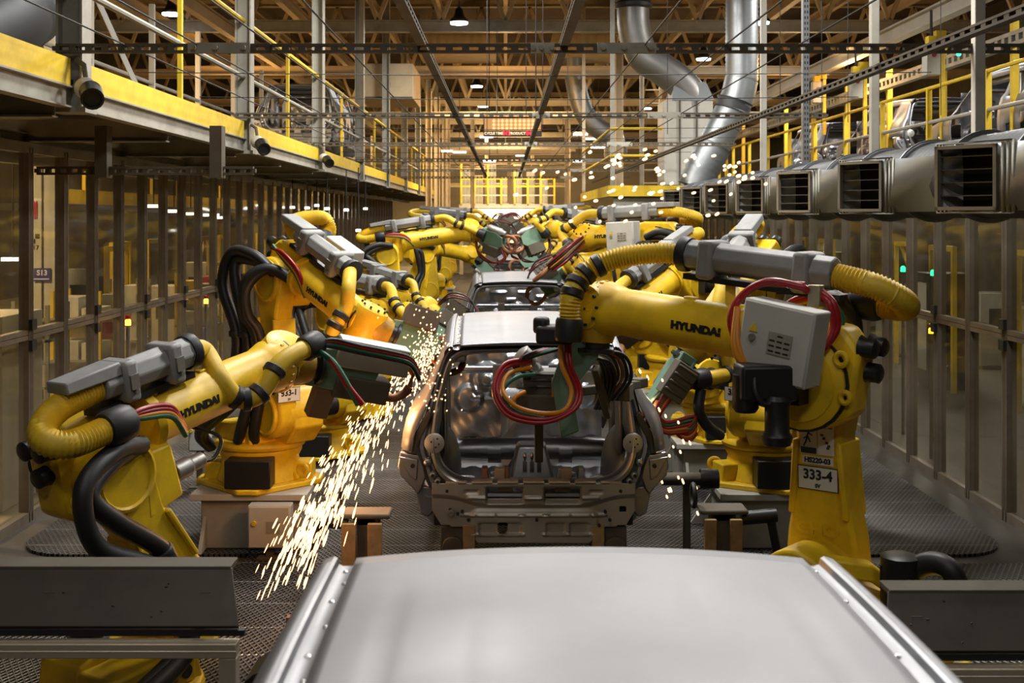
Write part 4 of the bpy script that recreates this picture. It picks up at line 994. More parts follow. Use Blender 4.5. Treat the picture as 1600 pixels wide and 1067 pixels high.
        if extra:
            quad('data_plate', PLATE, .0, .085, .16, .038, .004, b)
            text('HS220-03', .034, INK, 'lettering', M @ Mx.Translation((0, .085, .005)), b, .0008, .0015)
            w1 = quad('warning_sticker', PLATE, -.045, .185, .088, .14, .004, b); quad('sticker_band', ORG, -.045, .248, .088, .016, .0055, b); quad('sticker_text', INK, -.045, .131, .082, .028, .0055, b)
            quad('instruction_sticker', PLATE, .045, .185, .084, .14, .004, b); quad('sticker_line', STLD, .045, .245, .07, .005, .0055, b)
            for px_, py_ in ((.025, .21), (.035, .195), (.05, .175), (.06, .16), (.055, .15)): quad('sticker_mark', STLD, px_, py_, .014, .012, .0055, b)
            m = MB()                                  # little running figure
            for a, c_, r_ in (((-.05, .20), (-.042, .225), .008), ((-.05, .20), (-.035, .17), .006), ((-.05, .2), (-.07, .185), .005), ((-.06, .17), (-.07, .15), .006), ((-.05, .2), (-.06, .165), .007), ((-.047, .215), (-.025, .205), .005)):
                m.beam((a[0], a[1], .0055), (c_[0], c_[1], .0055), r_, .002, up=Z)
            m.cyl((-.04, .235, .0045), (-.04, .235, .0065), .008, n=10); m.bm.transform(M); s.mk(m, 'pictogram', INK, b)
            text('CHO', .075, YEL, 'cast_lettering', M @ Mx.Translation((-.01, -.245, .0)), b, .004, .004, 1.3)
            m = MB(); m.prism([(-.025, -.34), (.025, -.34), (0, -.295)], lambda a, c_, z_: (a + .03, c_, z_), .0, .004); m.bm.transform(M); s.mk(m, 'warning_triangle', INK, b)
            m = MB(); m.b2((-.055, .30, -.002), (.085, .40, .001)); m.bm.transform(M); s.mk(m, 'arm_window', DARK, s.arm)
    def brand(s, side, x0=None, size=.052, word='HYUNDAI'):
        r = .140; x0 = x0 if x0 is not None else .62; yv = Y * side
        d = s.e * side * 1.0          # reading direction seen from that side
        d = s.e if side < 0 else -s.e
        M = basis(s.E(x0, 0, s.a) + yv * .1325, d, s.nv)
        text(word, size, INK, 'lettering', M, s.fore, .001, .004, 1.22, wrap=.132)
    def pedestal(s, label, h, w_=.92):
        m = MB(); m.b2((-w_ / 2, -w_ / 2, -.05), (w_ / 2, w_ / 2, 0)); p = empty('robot_pedestal', s.loc)
        tag(p, label, 'pedestal', 'robot pedestals')
        m.build('top_plate', STLW, p, .004)
        b = w_ / 2 - .07; m = MB(); m.b2((-b, -b, -h + .022), (b, b, -.05)); m.build('column', STLG, p, .01)
        for a in range(4):
            q = Mx.Rotation(R(90 * a), 3, 'Z'); m = MB(); P = [q @ V(v) for v in ((b, -b + .02, -h + .03), (b + .18, -b + .02, -h + .03), (b, -b + .02, -h + .28))]
            m.hexa([P[0], P[1], P[1] + q @ V((0, .03, 0)), P[0] + q @ V((0, .03, 0)), P[2], P[2] + q @ V((.01, 0, 0)), P[2] + q @ V((.01, .03, 0)), P[2] + q @ V((0, .03, 0))]); m.build('gusset', STLG, p)
    # ---- spot welding gun bolted to the tool flange
    def gun(s, jaw, side, L=.5, full=True, copper=RUST, brk=GUNG, cables=True, long_box=False):
        """jaw: direction of the electrodes from the flange, side: where the transformer sits (robot axes, hall coords)"""
        w_ = s.w; j = (s.Ri @ V(jaw)); j = (j - w_ * j.dot(w_) * .0).normalized(); t = (s.Ri @ V(side)); t = (t - j * t.dot(j)).normalized(); c = j.cross(t)
        g = empty('welding_gun', parent=s.root); o = s.T0
        Rm = Mx((j, t, c)).transposed()
        Q = lambda a, b_, c_: o + w_ * .04 + j * a + t * b_ + c * c_
        if not full: return g, Q
        m = MB()
        for cc in (-.05, .05): m.prism([(-.10, -.10), (.12, -.12), (L * .65, -.07), (L * .7, .06), (.18, .16), (-.08, .12)], lambda a, b_, z_: Q(a, b_, z_), cc - .012, cc + .012)
        m.hexa([Q(-.1, -.11, -.06), Q(-.04, -.11, -.06), Q(-.04, .12, -.06), Q(-.1, .12, -.06), Q(-.1, -.11, .06), Q(-.04, -.11, .06), Q(-.04, .12, .06), Q(-.1, .12, .06)])
        s.mk(m, 'gun_bracket', brk, g, bevel=.006)
        if long_box:
            m = MB(); m.box(Q(.26, .10, 0), (.46, .13, .15), Rm=Rm); m.box(Q(.26, .18, .0), (.44, .04, .11), Rm=Rm); s.mk(m, 'gun_actuator', mat('gun_silver', (.55, .54, .52), .35, .8, .3, (.2, .18, .15), 6), g, bevel=.012)
            m = MB(); m.box(Q(.24, -.08, .0), (.34, .14, .16), Rm=Rm); s.mk(m, 'gun_transformer', STLD, g, bevel=.012)
        else:
            m = MB(); m.box(Q(.10, .19, .0), (.26, .16, .17), Rm=Rm)
            for k in range(4): m.box(Q(.0 + .06 * k, .275, 0), (.02, .02, .15), Rm=Rm)
            s.mk(m, 'gun_transformer', STLD, g, bevel=.008)
            m = MB(); m.lathe(Q(-.02, -.13, 0), j, [(0, .05), (.02, .06), (.22, .06), (.24, .045), (.30, .03)], 14); s.mk(m, 'gun_actuator', STEEL, g)
        m = MB(); m.tube(spl([Q(L * .6, -.05, 0), Q(L * .75, -.10, 0), Q(L * 1.0, -.12, 0), Q(L * 1.15, -.08, 0), Q(L * 1.2, -.03, 0)], 5), .026, 10); m.lathe(Q(L * 1.2, -.03, 0), t, [(0, .016), (.03, .012), (.05, .008)], 10); s.mk(m, 'electrode_arm', copper, g)
        m = MB(); m.tube(spl([Q(L * .6, .06, 0), Q(L * .8, .13, 0), Q(L * 1.05, .13, 0), Q(L * 1.2, .06, 0)], 5), .028, 10); m.lathe(Q(L * 1.2, .07, 0), -t, [(0, .016), (.03, .012), (.05, .008)], 10); s.mk(m, 'electrode_arm', copper, g)
        if cables:
            for k, (mt, rr_) in enumerate(((RED, .012), (BLK, .014), (ORG, .010), (BLK, .014), (RED, .012)) if s.near else ((BLK, .01), (RED, .009), (BLK, .01))):
                z_ = -.045 + .02 * k; m = MB(); m.tube(spl([s.J5 + w_ * .12 - j * .05 + c * z_, Q(-.12, .26 + .03 * k, z_), Q(.15, .36 + .015 * k, z_ * 1.3), Q(.36, .28 - .02 * k, z_ * 1.2), Q(L * .66, .12, z_ * .7)], 7), rr_, 8); s.mk(m, 'gun_cable', mt, g)
        return g, Q

yaw = lambda a, b: (b[0] - a[0], b[1] - a[1])
# --- front left robot (nearest, beside the pale locker)
r = Robot('yellow robot nearest on the left, bowed low, its long gun in the sparks', (-1.82, 5.52), .06, (.53, .85), at(160, 738, 5.40), at(436, 566, 6.55), (.80, .55, -.16), J2h=.60)
r.dress(-.10, .58, -.05, .42, front=[r.L(at(318, 548, 6.1)), r.L(at(344, 592, 6.0)), r.L(at(372, 622, 6.05)), r.L(at(405, 615, 6.1)), r.L(at(440, 566, 6.2)), r.L(at(486, 540, 6.4))], cuffs=(.50, .58, .68, .80))
r.back_cables(-.10, -.05, .42); r.arm_hoses(-1); r.brand(-1, .56)
m = MB(); m.hexa([r.E(-.12, -.23, -.30), r.E(.14, -.23, -.30), r.E(.14, -.09, -.30), r.E(-.12, -.09, -.30), r.E(-.05, -.23, .12), r.E(.22, -.23, .12), r.E(.22, -.09, .12), r.E(-.05, -.09, .12)]) if False else None
m = MB(); m.hexa([r.E(.10, -.17, -.26), r.E(.34, -.17, -.22), r.E(.34, -.06, -.22), r.E(.10, -.06, -.26), r.E(.12, -.17, .06), r.E(.30, -.17, .06), r.E(.30, -.06, .06), r.E(.12, -.06, .06)]); r.mk(m, 'elbow_bracket', YEL, r.elb, bevel=.015)
m = MB(); m.lathe(r.E(.34, -.11, -.12), r.e, [(0, .05), (.1, .05), (.11, .04), (.2, .04)], 12); r.mk(m, 'axis_motor', STEEL, bevel=.004)
r.cable([r.E(.5, -.11, -.12), r.E(.62, -.12, -.14), r.E(.7, -.1, -.06), r.E(.6, 0, .02)], BLK, .01)
g, Q = r.gun((.88, .42, -.22), (.0, -.25, 1), .46, long_box=True, cables=False)
for k, (mt, dy_) in enumerate(((RED, 0), (GRN, 5), (BLK, -3), (BLK, 8))):
    r.cable([r.L(at(492, 538, 6.4)), r.L(at(520, 534 + dy_, 6.42)), r.L(at(560, 543 + dy_, 6.5)), r.L(at(605, 552 + dy_, 6.6)), r.L(at(640, 562 + dy_, 6.7)), r.L(at(655, 585 + dy_, 6.8))], mt, .012, 'gun_cable', None)
m = MB(); m.hexa([Q(-.03, -.30, -.05), Q(.09, -.30, -.05), Q(.09, -.30, .05), Q(-.03, -.30, .05), Q(-.01, .08, -.05), Q(.11, .08, -.05), Q(.11, .08, .05), Q(-.01, .08, .05)]); r.mk(m, 'gun_shield', mat('shield_brown', (.24, .15, .09), .5, .3), g, bevel=.006)
for k, mt in enumerate((RED, GRN)):
    r.cable([r.L(at(492, 545, 6.4)), r.L(at(520, 565, 6.3)), r.L(at(545, 605, 6.28)), r.L(at(566 - 6 * k, 632, 6.3))], mt, .018, 'loose_cable')
ROB1 = r
GREYD = mat('gun_grey', (.10, .098, .09), .5, .4, .5, (.04, .035, .03), 8)
# --- front right robot 333-4
r = Robot('yellow robot nearest on the right with plate 333-4 and a light grey cabinet', (1.745, 5.29), .30, (-.742, .671), at(1257, 594, 5.42), at(932, 480, 6.32), (-.06, -.05, -1), J2h=.617, win=False)
r.dress(-.12, .78, -.05, .50, front=[r.L(at(1020, 396, 6.05)), r.L(at(960, 405, 6.1)), r.L(at(915, 428, 6.1)), r.L(at(893, 462, 6.05)), r.L(at(889, 515, 6.05))], cuffs=(.52, .62, .72, .80), plain=False, slab=False, lp=.20)
r.back_cables(-.12, -.05, .50)
b, bc, bR = r.box((.01, .36, .20), R(-4))
r.brand(1, .60)
r.plate('333-4', 'SV', r.T * .50, 'left', extra=True)
P = r.L
r.cable([P(at(1160, 560, 5.35)), P(at(1142, 500, 5.4)), P(at(1160, 462, 5.4)), P(at(1200, 440, 5.35)), P(at(1250, 448, 5.3)), P(at(1262, 455, 5.3))], RED, .019, 'red_cable')
r.cable([P(at(1148, 520, 5.4)), P(at(1150, 475, 5.4)), P(at(1185, 445, 5.4)), P(at(1225, 444, 5.35)), P(at(1258, 445, 5.3))], RED, .016, 'red_cable')
for k in range(2):
    r.cable([P(at(1282, 455 + 6 * k, 5.3)), P(at(1302 - 6 * k, 475, 5.25)), P(at(1308 - 5 * k, 510, 5.25)), P(at(1290, 540, 5.25)), P(at(1262, 560, 5.3))], RED, .019, 'red_cable')
r.cable([P(at(1300, 470, 5.35)), P(at(1316, 500, 5.35)), P(at(1300, 535, 5.35)), P(at(1265, 552, 5.35))], GRN, .014, 'green_cable')
for k in range(2):
    r.cable([P(at(1152, 480, 5.35)), P(at(1147 + 5 * k, 530, 5.3)), P(at(1155 + 6 * k, 562, 5.28)), P(at(1180, 578, 5.28)), P(at(1200, 570 - 3 * k, 5.3))], ORG, .016, 'orange_cable')
r.cable([P(at(1180, 575, 5.3)), P(at(1205, 584, 5.3)), P(at(1240, 578, 5.3))], ORG, .010, 'orange_cable')
r.cable([P(at(1290, 545, 5.6)), P(at(1330, 540, 5.6)), P(at(1332, 500, 5.6)), P(at(1310, 470, 5.6)), P(at(1290, 470, 5.6))], BLK, .045, 'black_hose')
m = MB(); m.box(r.L(at(1275, 462, 5.3)), (.06, .05, .1)); r.mk(m, 'terminal_bracket', mat('zinc_bracket', (.42, .36, .25), .4, .6), bevel=.004)
m = MB(); m.box(P(at(1196, 596, 5.2)), (.26, .16, .16), rz=.8); r.mk(m, 'gear_housing', BLKM, bevel=.015)
m = MB(); m.lathe(P(at(1214, 618, 5.15)), V((0, 0, -1)), [(0, .05), (.02, .065), (.05, .055), (.16, .055), (.18, .07), (.22, .06)], 16); r.mk(m, 'axis_motor', BLKM)
m = MB(); m.lathe(P(at(1165, 585, 5.2)), V((0, 0, -1)), [(0, .06), (.15, .06), (.17, .045)], 14); r.mk(m, 'axis_motor', BLKM)
r.cable([P(at(1180, 575, 5.15)), P(at(1180, 610, 5.1)), P(at(1195, 632, 5.1)), P(at(1212, 625, 5.12))], BLK, .012)
m = MB(); m.torus(r.E(-.20, .20, .14), Y, .028, .014, 14, 8); m.bm.verts.ensure_lookup_table(); r.mk(m, 'elbow_lug', YEL, r.elb)
m = MB(); m.torus(r.E(-.235, .20, -.03), Y, .024, .014, 14, 8); r.mk(m, 'elbow_lug', YEL, r.elb)
# black hose looping from its foot over the dark guard
r.cable([P(at(1410, 915, 5.15)), P(at(1432, 888, 5.1)), P(at(1462, 880, 5.05)), P(at(1488, 895, 5.0)), P(at(1500, 940, 5.0)), P(at(1500, 1000, 5.0))], BLK, .05, 'black_hose')
m = MB(); m.prism([(-.30, -.10), (-.24, .05), (-.05, .13), (.15, .10), (.30, -.02), (.45, -.03), (.45, -.10), (.28, -.10), (.14, .0), (-.05, .03), (-.2, -.04), (-.24, -.12)], lambda a, b_, c_: r.L(at(1318, 905, 5.25)) + (r.Ri @ V((a * .8, 0, b_ * .8))) + (r.Ri @ V((0, c_, 0))), -.06, .04); r.mk(m, 'shoulder_guard', YEL, bevel=.012)
g, Q = r.gun((-.02, .10, -1), (-.95, -.15, .0), .62, full=False)
# extra jaw, hoses and looms of this gun
P = r.L
m = MB(); m.prism([(-.10, .0), (.13, .02), (.10, -.16), (-.01, -.30), (-.03, -.40), (.0, -.56), (-.10, -.60), (-.15, -.30), (-.10, -.16)], lambda a, b_, c_: P(at(905, 512, 6.28)) + r.Ri @ V((a, c_ - a * .15, b_)), -.03, .03); r.mk(m, 'gun_plate', GUNG, g, bevel=.008)
m = MB(); m.box(P(at(868, 522, 6.2)), (.2, .16, .1), rz=.6); m.box(P(at(846, 508, 6.2)), (.08, .08, .09), rz=.3); r.mk(m, 'hose_joint', BLK, g, bevel=.02)
for k, (mt, o) in enumerate(((RED, 0), (RED, 5), (ORG, -9))):
    r.cable([P(at(884 + o, 530, 6.15)), P(at(887 + o, 570, 6.1)), P(at(902 + o, 610, 6.1)), P(at(892 + o, 640, 6.05)), P(at(850, 655 + o, 6.0)), P(at(800 - o, 645 + o, 6.05)), P(at(777 - o, 612, 6.1)), P(at(790 - o * .5, 575 - o, 6.2)), P(at(830, 565 - o, 6.3))], mt, .0125, 'gun_cable', g)
r.cable([P(at(836, 585, 6.2)), P(at(806, 590, 6.15)), P(at(786, 612, 6.12)), P(at(800, 640, 6.1)), P(at(850, 652, 6.1))], GRN, .011, 'gun_cable', g)
r.cable([P(at(820, 612, 6.2)), P(at(804, 622, 6.15)), P(at(802, 640, 6.15)), P(at(812, 652, 6.15))], ORG, .013, 'gun_cable', g)
m = MB(); m.box(P(at(846, 598, 6.45)), (.19, .18, .15), rz=.6)
for k in range(3): m.box(P(at(846, 584 + 10 * k, 6.36)), (.195, .02, .016), rz=.6)
r.mk(m, 'gun_transformer', GREYD, g, bevel=.01)
m = MB(); m.box(P(at(846, 634, 6.42)), (.27, .18, .15), rz=.6); r.mk(m, 'gun_body', STLD, g, bevel=.012)
m = MB(); m.lathe(P(at(830, 570, 6.4)), V((.3, .4, .5)), [(0, .05), (.03, .06), (.09, .06), (.1, .04)], 14); m.tube([P(at(835, 575, 6.4)), P(at(846, 590, 6.45))], .04, n=10); r.mk(m, 'manifold', STEEL, g)
for k in range(5):
    r.cable([P(at(850 + 6 * k, 545, 6.35)), P(at(820 - 4 * k, 556 + 3 * k, 6.25)), P(at(808 + 3 * k, 575 + 2 * k, 6.3)), P(at(832, 580 + 4 * k, 6.4))], (BLK, RED, BLK, GRN, BLK)[k], .009, 'gun_cable', g)
for k in range(4):
    r.cable([P(at(925 + 5 * k, 548, 6.6)), P(at(955 + 7 * k, 556, 6.6)), P(at(965 + 7 * k, 590, 6.7)), P(at(940 + 8 * k, 625, 6.75))], (BLK, RUST, BLK, BLK)[k], .011, 'gun_cable', g)
m = MB(); m.box(P(at(868, 606, 6.4)), (.03, .16, .13), rz=.6); r.mk(m, 'gun_spacer', ORG, g)
for k in range(4):
    r.cable([P(at(905 + 4 * k, 555, 6.5)), P(at(935 + 6 * k, 560 + 3 * k, 6.6)), P(at(942 + 6 * k, 600, 6.7)), P(at(930 + 5 * k, 640, 6.7))], BLK, .012, 'gun_cable', g)
m = MB(); m.beam(P(at(900, 612, 6.5)), P(at(1000, 600, 7.3)), .05, .05); m.box(P(at(972, 612, 7.1)), (.12, .12, .10), rz=.4); m.box(P(at(998, 598, 7.3)), (.08, .1, .06)); r.mk(m, 'electrode_arm', STLD, g, bevel=.006)
m = MB(); m.beam(P(at(930, 575, 6.5)), P(at(950, 650, 6.75)), .04, .05); r.mk(m, 'gun_linkage', STLD, g, bevel=.006)
m = MB(); m.beam(P(at(842, 650, 6.5)), P(at(842, 720, 6.75)), .05, .03); r.mk(m, 'electrode_arm', STLD, g, bevel=.006)
ROB4 = r
# --- second pair
r = Robot('yellow robot on the left bearing the white plate 333-1', (-2.02, 9.5), .467, (.707, -.707), at(446, 437, 9.27), at(572, 506, 8.5), (.86, .2, -.42), J2h=.61)
r.dress(-.05, .74, .02, .42, front=[r.L(at(545, 445, 8.35)), r.L(at(540, 480, 8.3)), r.L(at(520, 515, 8.25)), r.L(at(512, 545, 8.3))], cuffs=(.62, .74, .86), back=[(-.05, .02, .40), (-.2, .1, .41), (-.32, .3, .40), (-.36, .52, .38), (-.30, .56, .30), (-.2, .45, .24)])
r.back_cables(-.05, .02, .42); r.arm_hoses(-1); r.box((.20, .36, .22), 0); r.brand(-1, .62); r.plate('333-1', 'SV', .17, 'front')
r.gun((.85, .15, -.30), (0, .3, 1), .42, cables=False); r.pedestal('grey steel pedestal under the left robot with plate 333-1', .467)
for k in range(2):
    r.cable([r.L(at(470, 445, 9.0)), r.L(at(420, 420, 9.0)), r.L(at(385, 440 + 8 * k, 9.0)), r.L(at(382 + 4 * k, 490, 9.0)), r.L(at(398 + 6 * k, 520, 9.05)), r.L(at(400 + 12 * k, 580, 9.1)), r.L(at(378 + 20 * k, 665, 9.15)), r.L(at(372 + 25 * k, 690, 9.2))], BLK, .045, 'black_hose')
r = Robot('yellow robot on the right bearing the white plate 333-2', (2.15, 9.5), .467, (-.5, -.866), at(1176, 437, 9.22), at(1100, 523, 8.24), (-.60, -.10, -.72), J2h=.61)
r.dress(-.05, .74, .02, .42, front=[r.L(at(1128, 450, 8.3)), r.L(at(1122, 500, 8.2)), r.L(at(1140, 575, 8.2)), r.L(at(1120, 588, 8.1)), r.L(at(1094, 592, 8.05))], cuffs=(.7,))
r.back_cables(-.05, .02, .42); r.arm_hoses(1); r.plate('333-2', 'SV', .17, 'front'); r.brand(1, .62)
g, Q = r.gun((-.55, -.05, -.83), (.2, -.9, .2), .5, cables=False)
for k in range(5):
    r.cable([r.L(at(1090, 590 + 3 * k, 8.05)), r.L(at(1055, 600 + 4 * k, 8.0)), r.L(at(1028, 635 + 5 * k, 8.0)), r.L(at(1040, 660 + 4 * k, 8.0)), r.L(at(1085, 650 + 6 * k, 8.0)), r.L(at(1075, 668 + 5 * k, 8.0)), r.L(at(1050, 672, 8.05))], (RED, GRN, RED, ORG, RED)[k], .014, 'gun_cable', g)
r.cable([r.L(at(1095, 610, 8.05)), r.L(at(1092, 640, 8.0)), r.L(at(1105, 665, 8.1)), r.L(at(1125, 680, 8.3))], BLK, .04, 'black_hose')
r.pedestal('grey steel pedestal under the right robot with plate 333-2', .467)
# --- the front right robot's foot plate, then the rows further along
def row(lb, J1, bz, yw, J3, J5, tool, gun=None, box_=None, side=-1, near=False, ped=True, arms=True, q=.42, br=None):
    r = Robot(lb, J1, bz, yw, J3, J5, tool, near=near)
    E = r.E; fx = [E(.95, .05 * side, q), E(1.12, .12 * side, q - .12), E(1.25, .12 * side, .22), r.J5 + r.w * .16 + Y * side * .13]
    r.dress(-.08, .74, .02, q, front=fx, cuffs=(.5, .65))
    r.back_cables(-.08, .02, q)
    if arms: r.arm_hoses(side)
    if box_: r.box((.30, .34 * -side if box_ < 0 else .34 * side, .13), 0, side=-side if box_ < 0 else side)
    if br: r.brand(br, .66)
    if gun: r.gun(*gun)
    if ped and bz > .1: r.pedestal('grey pedestal of the ' + ' '.join(lb.split(',')[0].split()[:11]), bz)
    return r
def W(x, y, z): return V((x, y, z))
row('yellow robot third along the left, grey dress pack just behind the 333-1 robot', (-2.05, 12.7), .05, (.707, -.707), W(-1.82, 12.47, 1.58), W(-.98, 11.6, 1.62), (.8, .1, -.5), ((.8, .1, -.5), (0, .3, 1), .42, True, RUST, GUNG, False), None, -1, True)
row('yellow robot third along the right, seen under the arm of the nearest one', (2.1, 11.5), .467, (-.85, -.52), W(1.82, 11.35, 2.02), W(1.20, 10.65, 1.75), (-.4, -.5, -.6), ((-.15, -.8, -.5), (.6, -.3, .6), .36, True, RUST, GUNG, False), None, 1, True, br=1)
row('yellow robot raised high on the right, light grey cabinet at its elbow', (1.95, 13.1), .72, (-.742, .60), W(1.60, 12.95, 2.30), W(.80, 13.55, 2.40), (-.75, -.2, -.55), ((-.7, -.3, -.6), (.2, -.9, .2), .45), 1, 1, True, br=1)
row('tall yellow robot on the left reaching level to the right, arm leaning back', (-1.85, 17.6), .50, (1, .05), W(-1.80, 17.6, 2.07), W(-.52, 17.7, 2.42), (.75, -.3, -.2), ((.7, -.3, -.25), (0, .3, -1), .40), None, -1, True, br=-1)
row('yellow robot on the left with its arm leaning right behind the tall one', (-1.95, 20.4), .5, (.75, .66), W(-1.36, 20.6, 1.98), W(-.55, 21.2, 1.95), (.7, .2, -.7), ((.7, .2, -.7), (0, .3, 1), .42), None, -1)
row('yellow robot on the right behind the green bracket, halfway along the line', (2.0, 16.2), .5, (-.8, -.6), W(1.75, 16.0, 2.05), W(.95, 15.4, 2.0), (-.8, 0, -.6), ((-.8, 0, -.6), (0, -.3, 1), .42), None, 1)
row('yellow robot right of the line, its gun over the second pale roof', (1.9, 18.6), .6, (-.95, -.3), W(1.55, 18.5, 2.2), W(.72, 18.1, 2.45), (-.7, -.3, -.3), ((-.7, -.3, -.25), (.1, -.3, -1), .40), None, 1)
fr = [(-2.0, 15.2, (.707, -.707), 1.55, 1.5), (-1.9, 24.0, (1, .1), 2.35, 2.35), (-2.0, 27.2, (.8, -.5), 2.3, 2.3), (2.0, 21.6, (-.8, -.5), 2.1, 2.0), (1.95, 27.0, (-1, .15), 2.45, 2.5), (-1.95, 31.0, (1, 0), 2.4, 2.5), (2.0, 24.2, (-.9, .4), 2.3, 2.35), (2.0, 31.5, (-1, -.1), 2.4, 2.45), (-2.0, 35.0, (1, .1), 2.4, 2.5), (2.0, 36.0, (-1, .1), 2.4, 2.5)]
fl_ = ['yellow robot fourth along the left, half hidden behind grey dress packs', 'far yellow robot left of the line, its wrist over the pale roofs', 'far yellow robot left of the line beside the far guard wall', 'far yellow robot right of the line below the spark glints', 'far yellow robot right of the line holding a double forearm level', 'very far yellow robot on the left of the line under the walkway', 'far yellow robot right of the line behind the high one', 'very far yellow robot on the right of the line', 'farthest yellow robot on the left side of the line', 'farthest yellow robot on the right side of the line']
for (x, y, u, z3, z5), lb in zip(fr, fl_):
    uu = V((u[0], u[1], 0)).normalized(); a = V((x, y, 0)) + uu * .25; b_ = a + uu * 1.2; sd_ = -1 if x < 0 else 1
    row(lb, (x, y), .05 if z3 < 1.7 else .5, u, W(a.x, a.y, z3), W(b_.x, b_.y, z5), (uu.x * .8, uu.y * .5, -.3), ((uu.x * .7, uu.y * .4, -.3), (0, .3, 1), .42), 1 if x > 0 and y > 25 else None, sd_, False, True, True)
# ================================================================== guards, boxes, stands
def barrier(name_lb, xa, xb, y, zt, lb2):
    s = 1 if xb > xa else -1; g = tag(empty('guard_fence', (xa, y, 0)), name_lb, 'guard fence'); L = abs(xb - xa)
    z = zt - .185
    m = MB(); m.b2((0, -.15, z - .05), (s * L, -.09, z)); m.b2((0, -.152, z - .028), (s * L, -.10, z - .022)); m.build('top_rail', ALU2, g, .003)
    for x in (.03, 1.10 if s < 0 else .95, 1.20 if s < 0 else 1.05, 2.2, 2.3):
        m = MB(); m.b2((s * (x - .03), -.148, 0), (s * (x + .03), -.09, z - .05)); m.build('post', ALU2, g, .003)
    for a, b in ((.06, 1.07 if s < 0 else .92), (1.23 if s < 0 else 1.08, 2.17)):
        m = MB(); m.b2((s * a, -.123, .1), (s * b, -.117, z - .05)); m.build('pane', GLASSC, g)
    m = MB(); m.b2((0, -.148, .04), (s * L, -.09, .1)); m.build('bottom_rail', ALU2, g, .003)
    c = tag(empty('cover_panel', (xa, y, zt - .15)), lb2, 'cover')
    P = lambda x, dy, dz: (s * x, dy, dz)
    m = MB(); m.hexa([P(.0, -.10, 0), P(L, -.10, 0), P(L, .06, .155), P(.065, .06, .155), P(.0, -.108, .012), P(L, -.108, .012), P(L, .052, .167), P(.06, .052, .167)]); m.build('sloping_face', DCOV, c, .003)
    m = MB(); m.hexa([P(.065, .045, .15), P(L, .045, .15), P(L, .16, .15), P(.065, .16, .15), P(.065, .045, .172), P(L, .045, .172), P(L, .16, .172), P(.065, .16, .172)]); m.build('top_lip', STLD, c, .003)
    m = MB(); m.b2(P(-.02, -.115, -.02), P(L, -.09, .0)); m.build('edge_strip', BLK, c)
    m = MB()
    for k in range(26):
        x = rnd.uniform(.1, L - .1); t = rnd.uniform(.08, .9); m.sph(P(x, -.107 + .16 * t, .010 + .155 * t), (rnd.uniform(.004, .010), .004, .005), 6, 4)
    m.build('weld_spatter', BLK, c)['kind'] = 'stuff'
    for k in range(4):
        x = .12 + .55 * k; m = MB(); m.b2(P(x, -.02, -.02), P(x + .04, .02, .10)); m.build('support', STLD, c)
ALU2 = mat('clean_aluminium_profile', (.50, .43, .32), .4, .4, .3, (.2, .15, .1), 4)
DCOV = mat('brown_black_cover', (.060, .046, .032), .5, .2, .4, (.022, .018, .014), 5)
barrier('aluminium framed glass guard fence in the left foreground corner', -.92, -4.1, 4.08, 1.375, 'dark spattered sloping cover along the left foreground fence')
barrier('aluminium framed glass guard fence in the right foreground corner', 1.31, 4.3, 4.08, 1.29, 'dark sloping cover along the right foreground fence')
def ebox(lb, p, sz, stand, lock=True):
    b = tag(empty('electrical_box', p), lb, 'electrical box'); x, y, z = sz
    m = MB(); m.b2((-x / 2, -y / 2, 0), (x / 2, y / 2, z)); m.build('enclosure', BOXW, b, .008)
    m = MB(); m.b2((-x / 2 + .01, -y / 2 - .012, .01), (x / 2 - .01, -y / 2, z - .01)); m.build('door', BOXW, b, .004)
    m = MB(); m.b2((-.02, -y / 2 - .015, z * .36), (x * .26, -y / 2 - .011, z * .64)); m.build('data_plate', STLG, b)
    if lock: m = MB(); m.cyl((-x * .34, -y / 2 - .03, z * .6), (-x * .34, -y / 2 - .01, z * .6), .018, n=10); m.build('lock', RAIL, b)
    if stand: m = MB(); m.b2((-.03, -.03, -stand), (.03, .03, 0)); m.b2((-.09, -.09, -stand), (.09, .09, -stand + .015)); m.build('stand', STLD, b)
p = at(425, 846, 8.95); ebox('light grey electrical box before the left robot pedestal', (p.x, 8.9, .10), (.33, .12, .33), .08)
p = at(313, 735, 11.2); ebox('small light grey electrical box on a post by the left guard wall', (p.x, 11.2, .38), (.19, .16, .34), .36)
def stand(lb, p, s):
    b = tag(empty('fixture_stand', p), lb, 'stand')
    m = MB(); m.b2((-.12, -.12, 0), (.12, .12, .02)); m.b2((-.06, -.05, .02), (.06, .05, .76)); m.build('column', STLD, b, .006)
    m = MB(); m.b2((-.15, -.10, .76), (.15, .10, .79)); m.b2((-.08, -.05, .70), (.08, .05, .76)); m.build('head', STLD, b, .012)
    for x in (-.10, .06):
        m = MB(); m.b2((x - .045 * (1 if s < 0 else .7), -.13, .46), (x + .045, -.09, .74)); m.build('guard_plate', WOODY, b, .006)
    m = MB(); m.cyl((s * .12, -.02, .72), (s * .34, -.02, .74), .045, n=12); m.cyl((s * .3, -.02, .74), (s * .36, -.02, .43), .028, n=10); m.build('clamp_arm', BLKM, b)
    m = MB(); m.torus((-.18, 0, .86), X, .07, .015, 14, 6); m.build('hose_loop', BLK, b)
    if s > 0: m = MB(); m.cyl((.1, -.12, .40), (.1, -.12, .50), .04, n=12); m.build('yellow_valve', YELD, b)
WOODY = mat('scorched_guard_plate', (.36, .24, .11), .6, .2, .6, (.08, .05, .03), 8)
stand('fixture stand with scorched guard plates left of the welded car body', (at(574, 900, 7.2).x, 7.2, .022), -1)
stand('fixture stand with clamp arm and yellow valve right of the welded car body', (at(1128, 900, 7.3).x, 7.3, .022), 1)
m = MB(); c = at(1078, 748, 9.0)
q = tag(empty('shop_motor', c), 'grey cylindrical motor between the car flank and the right pedestal', 'motor')
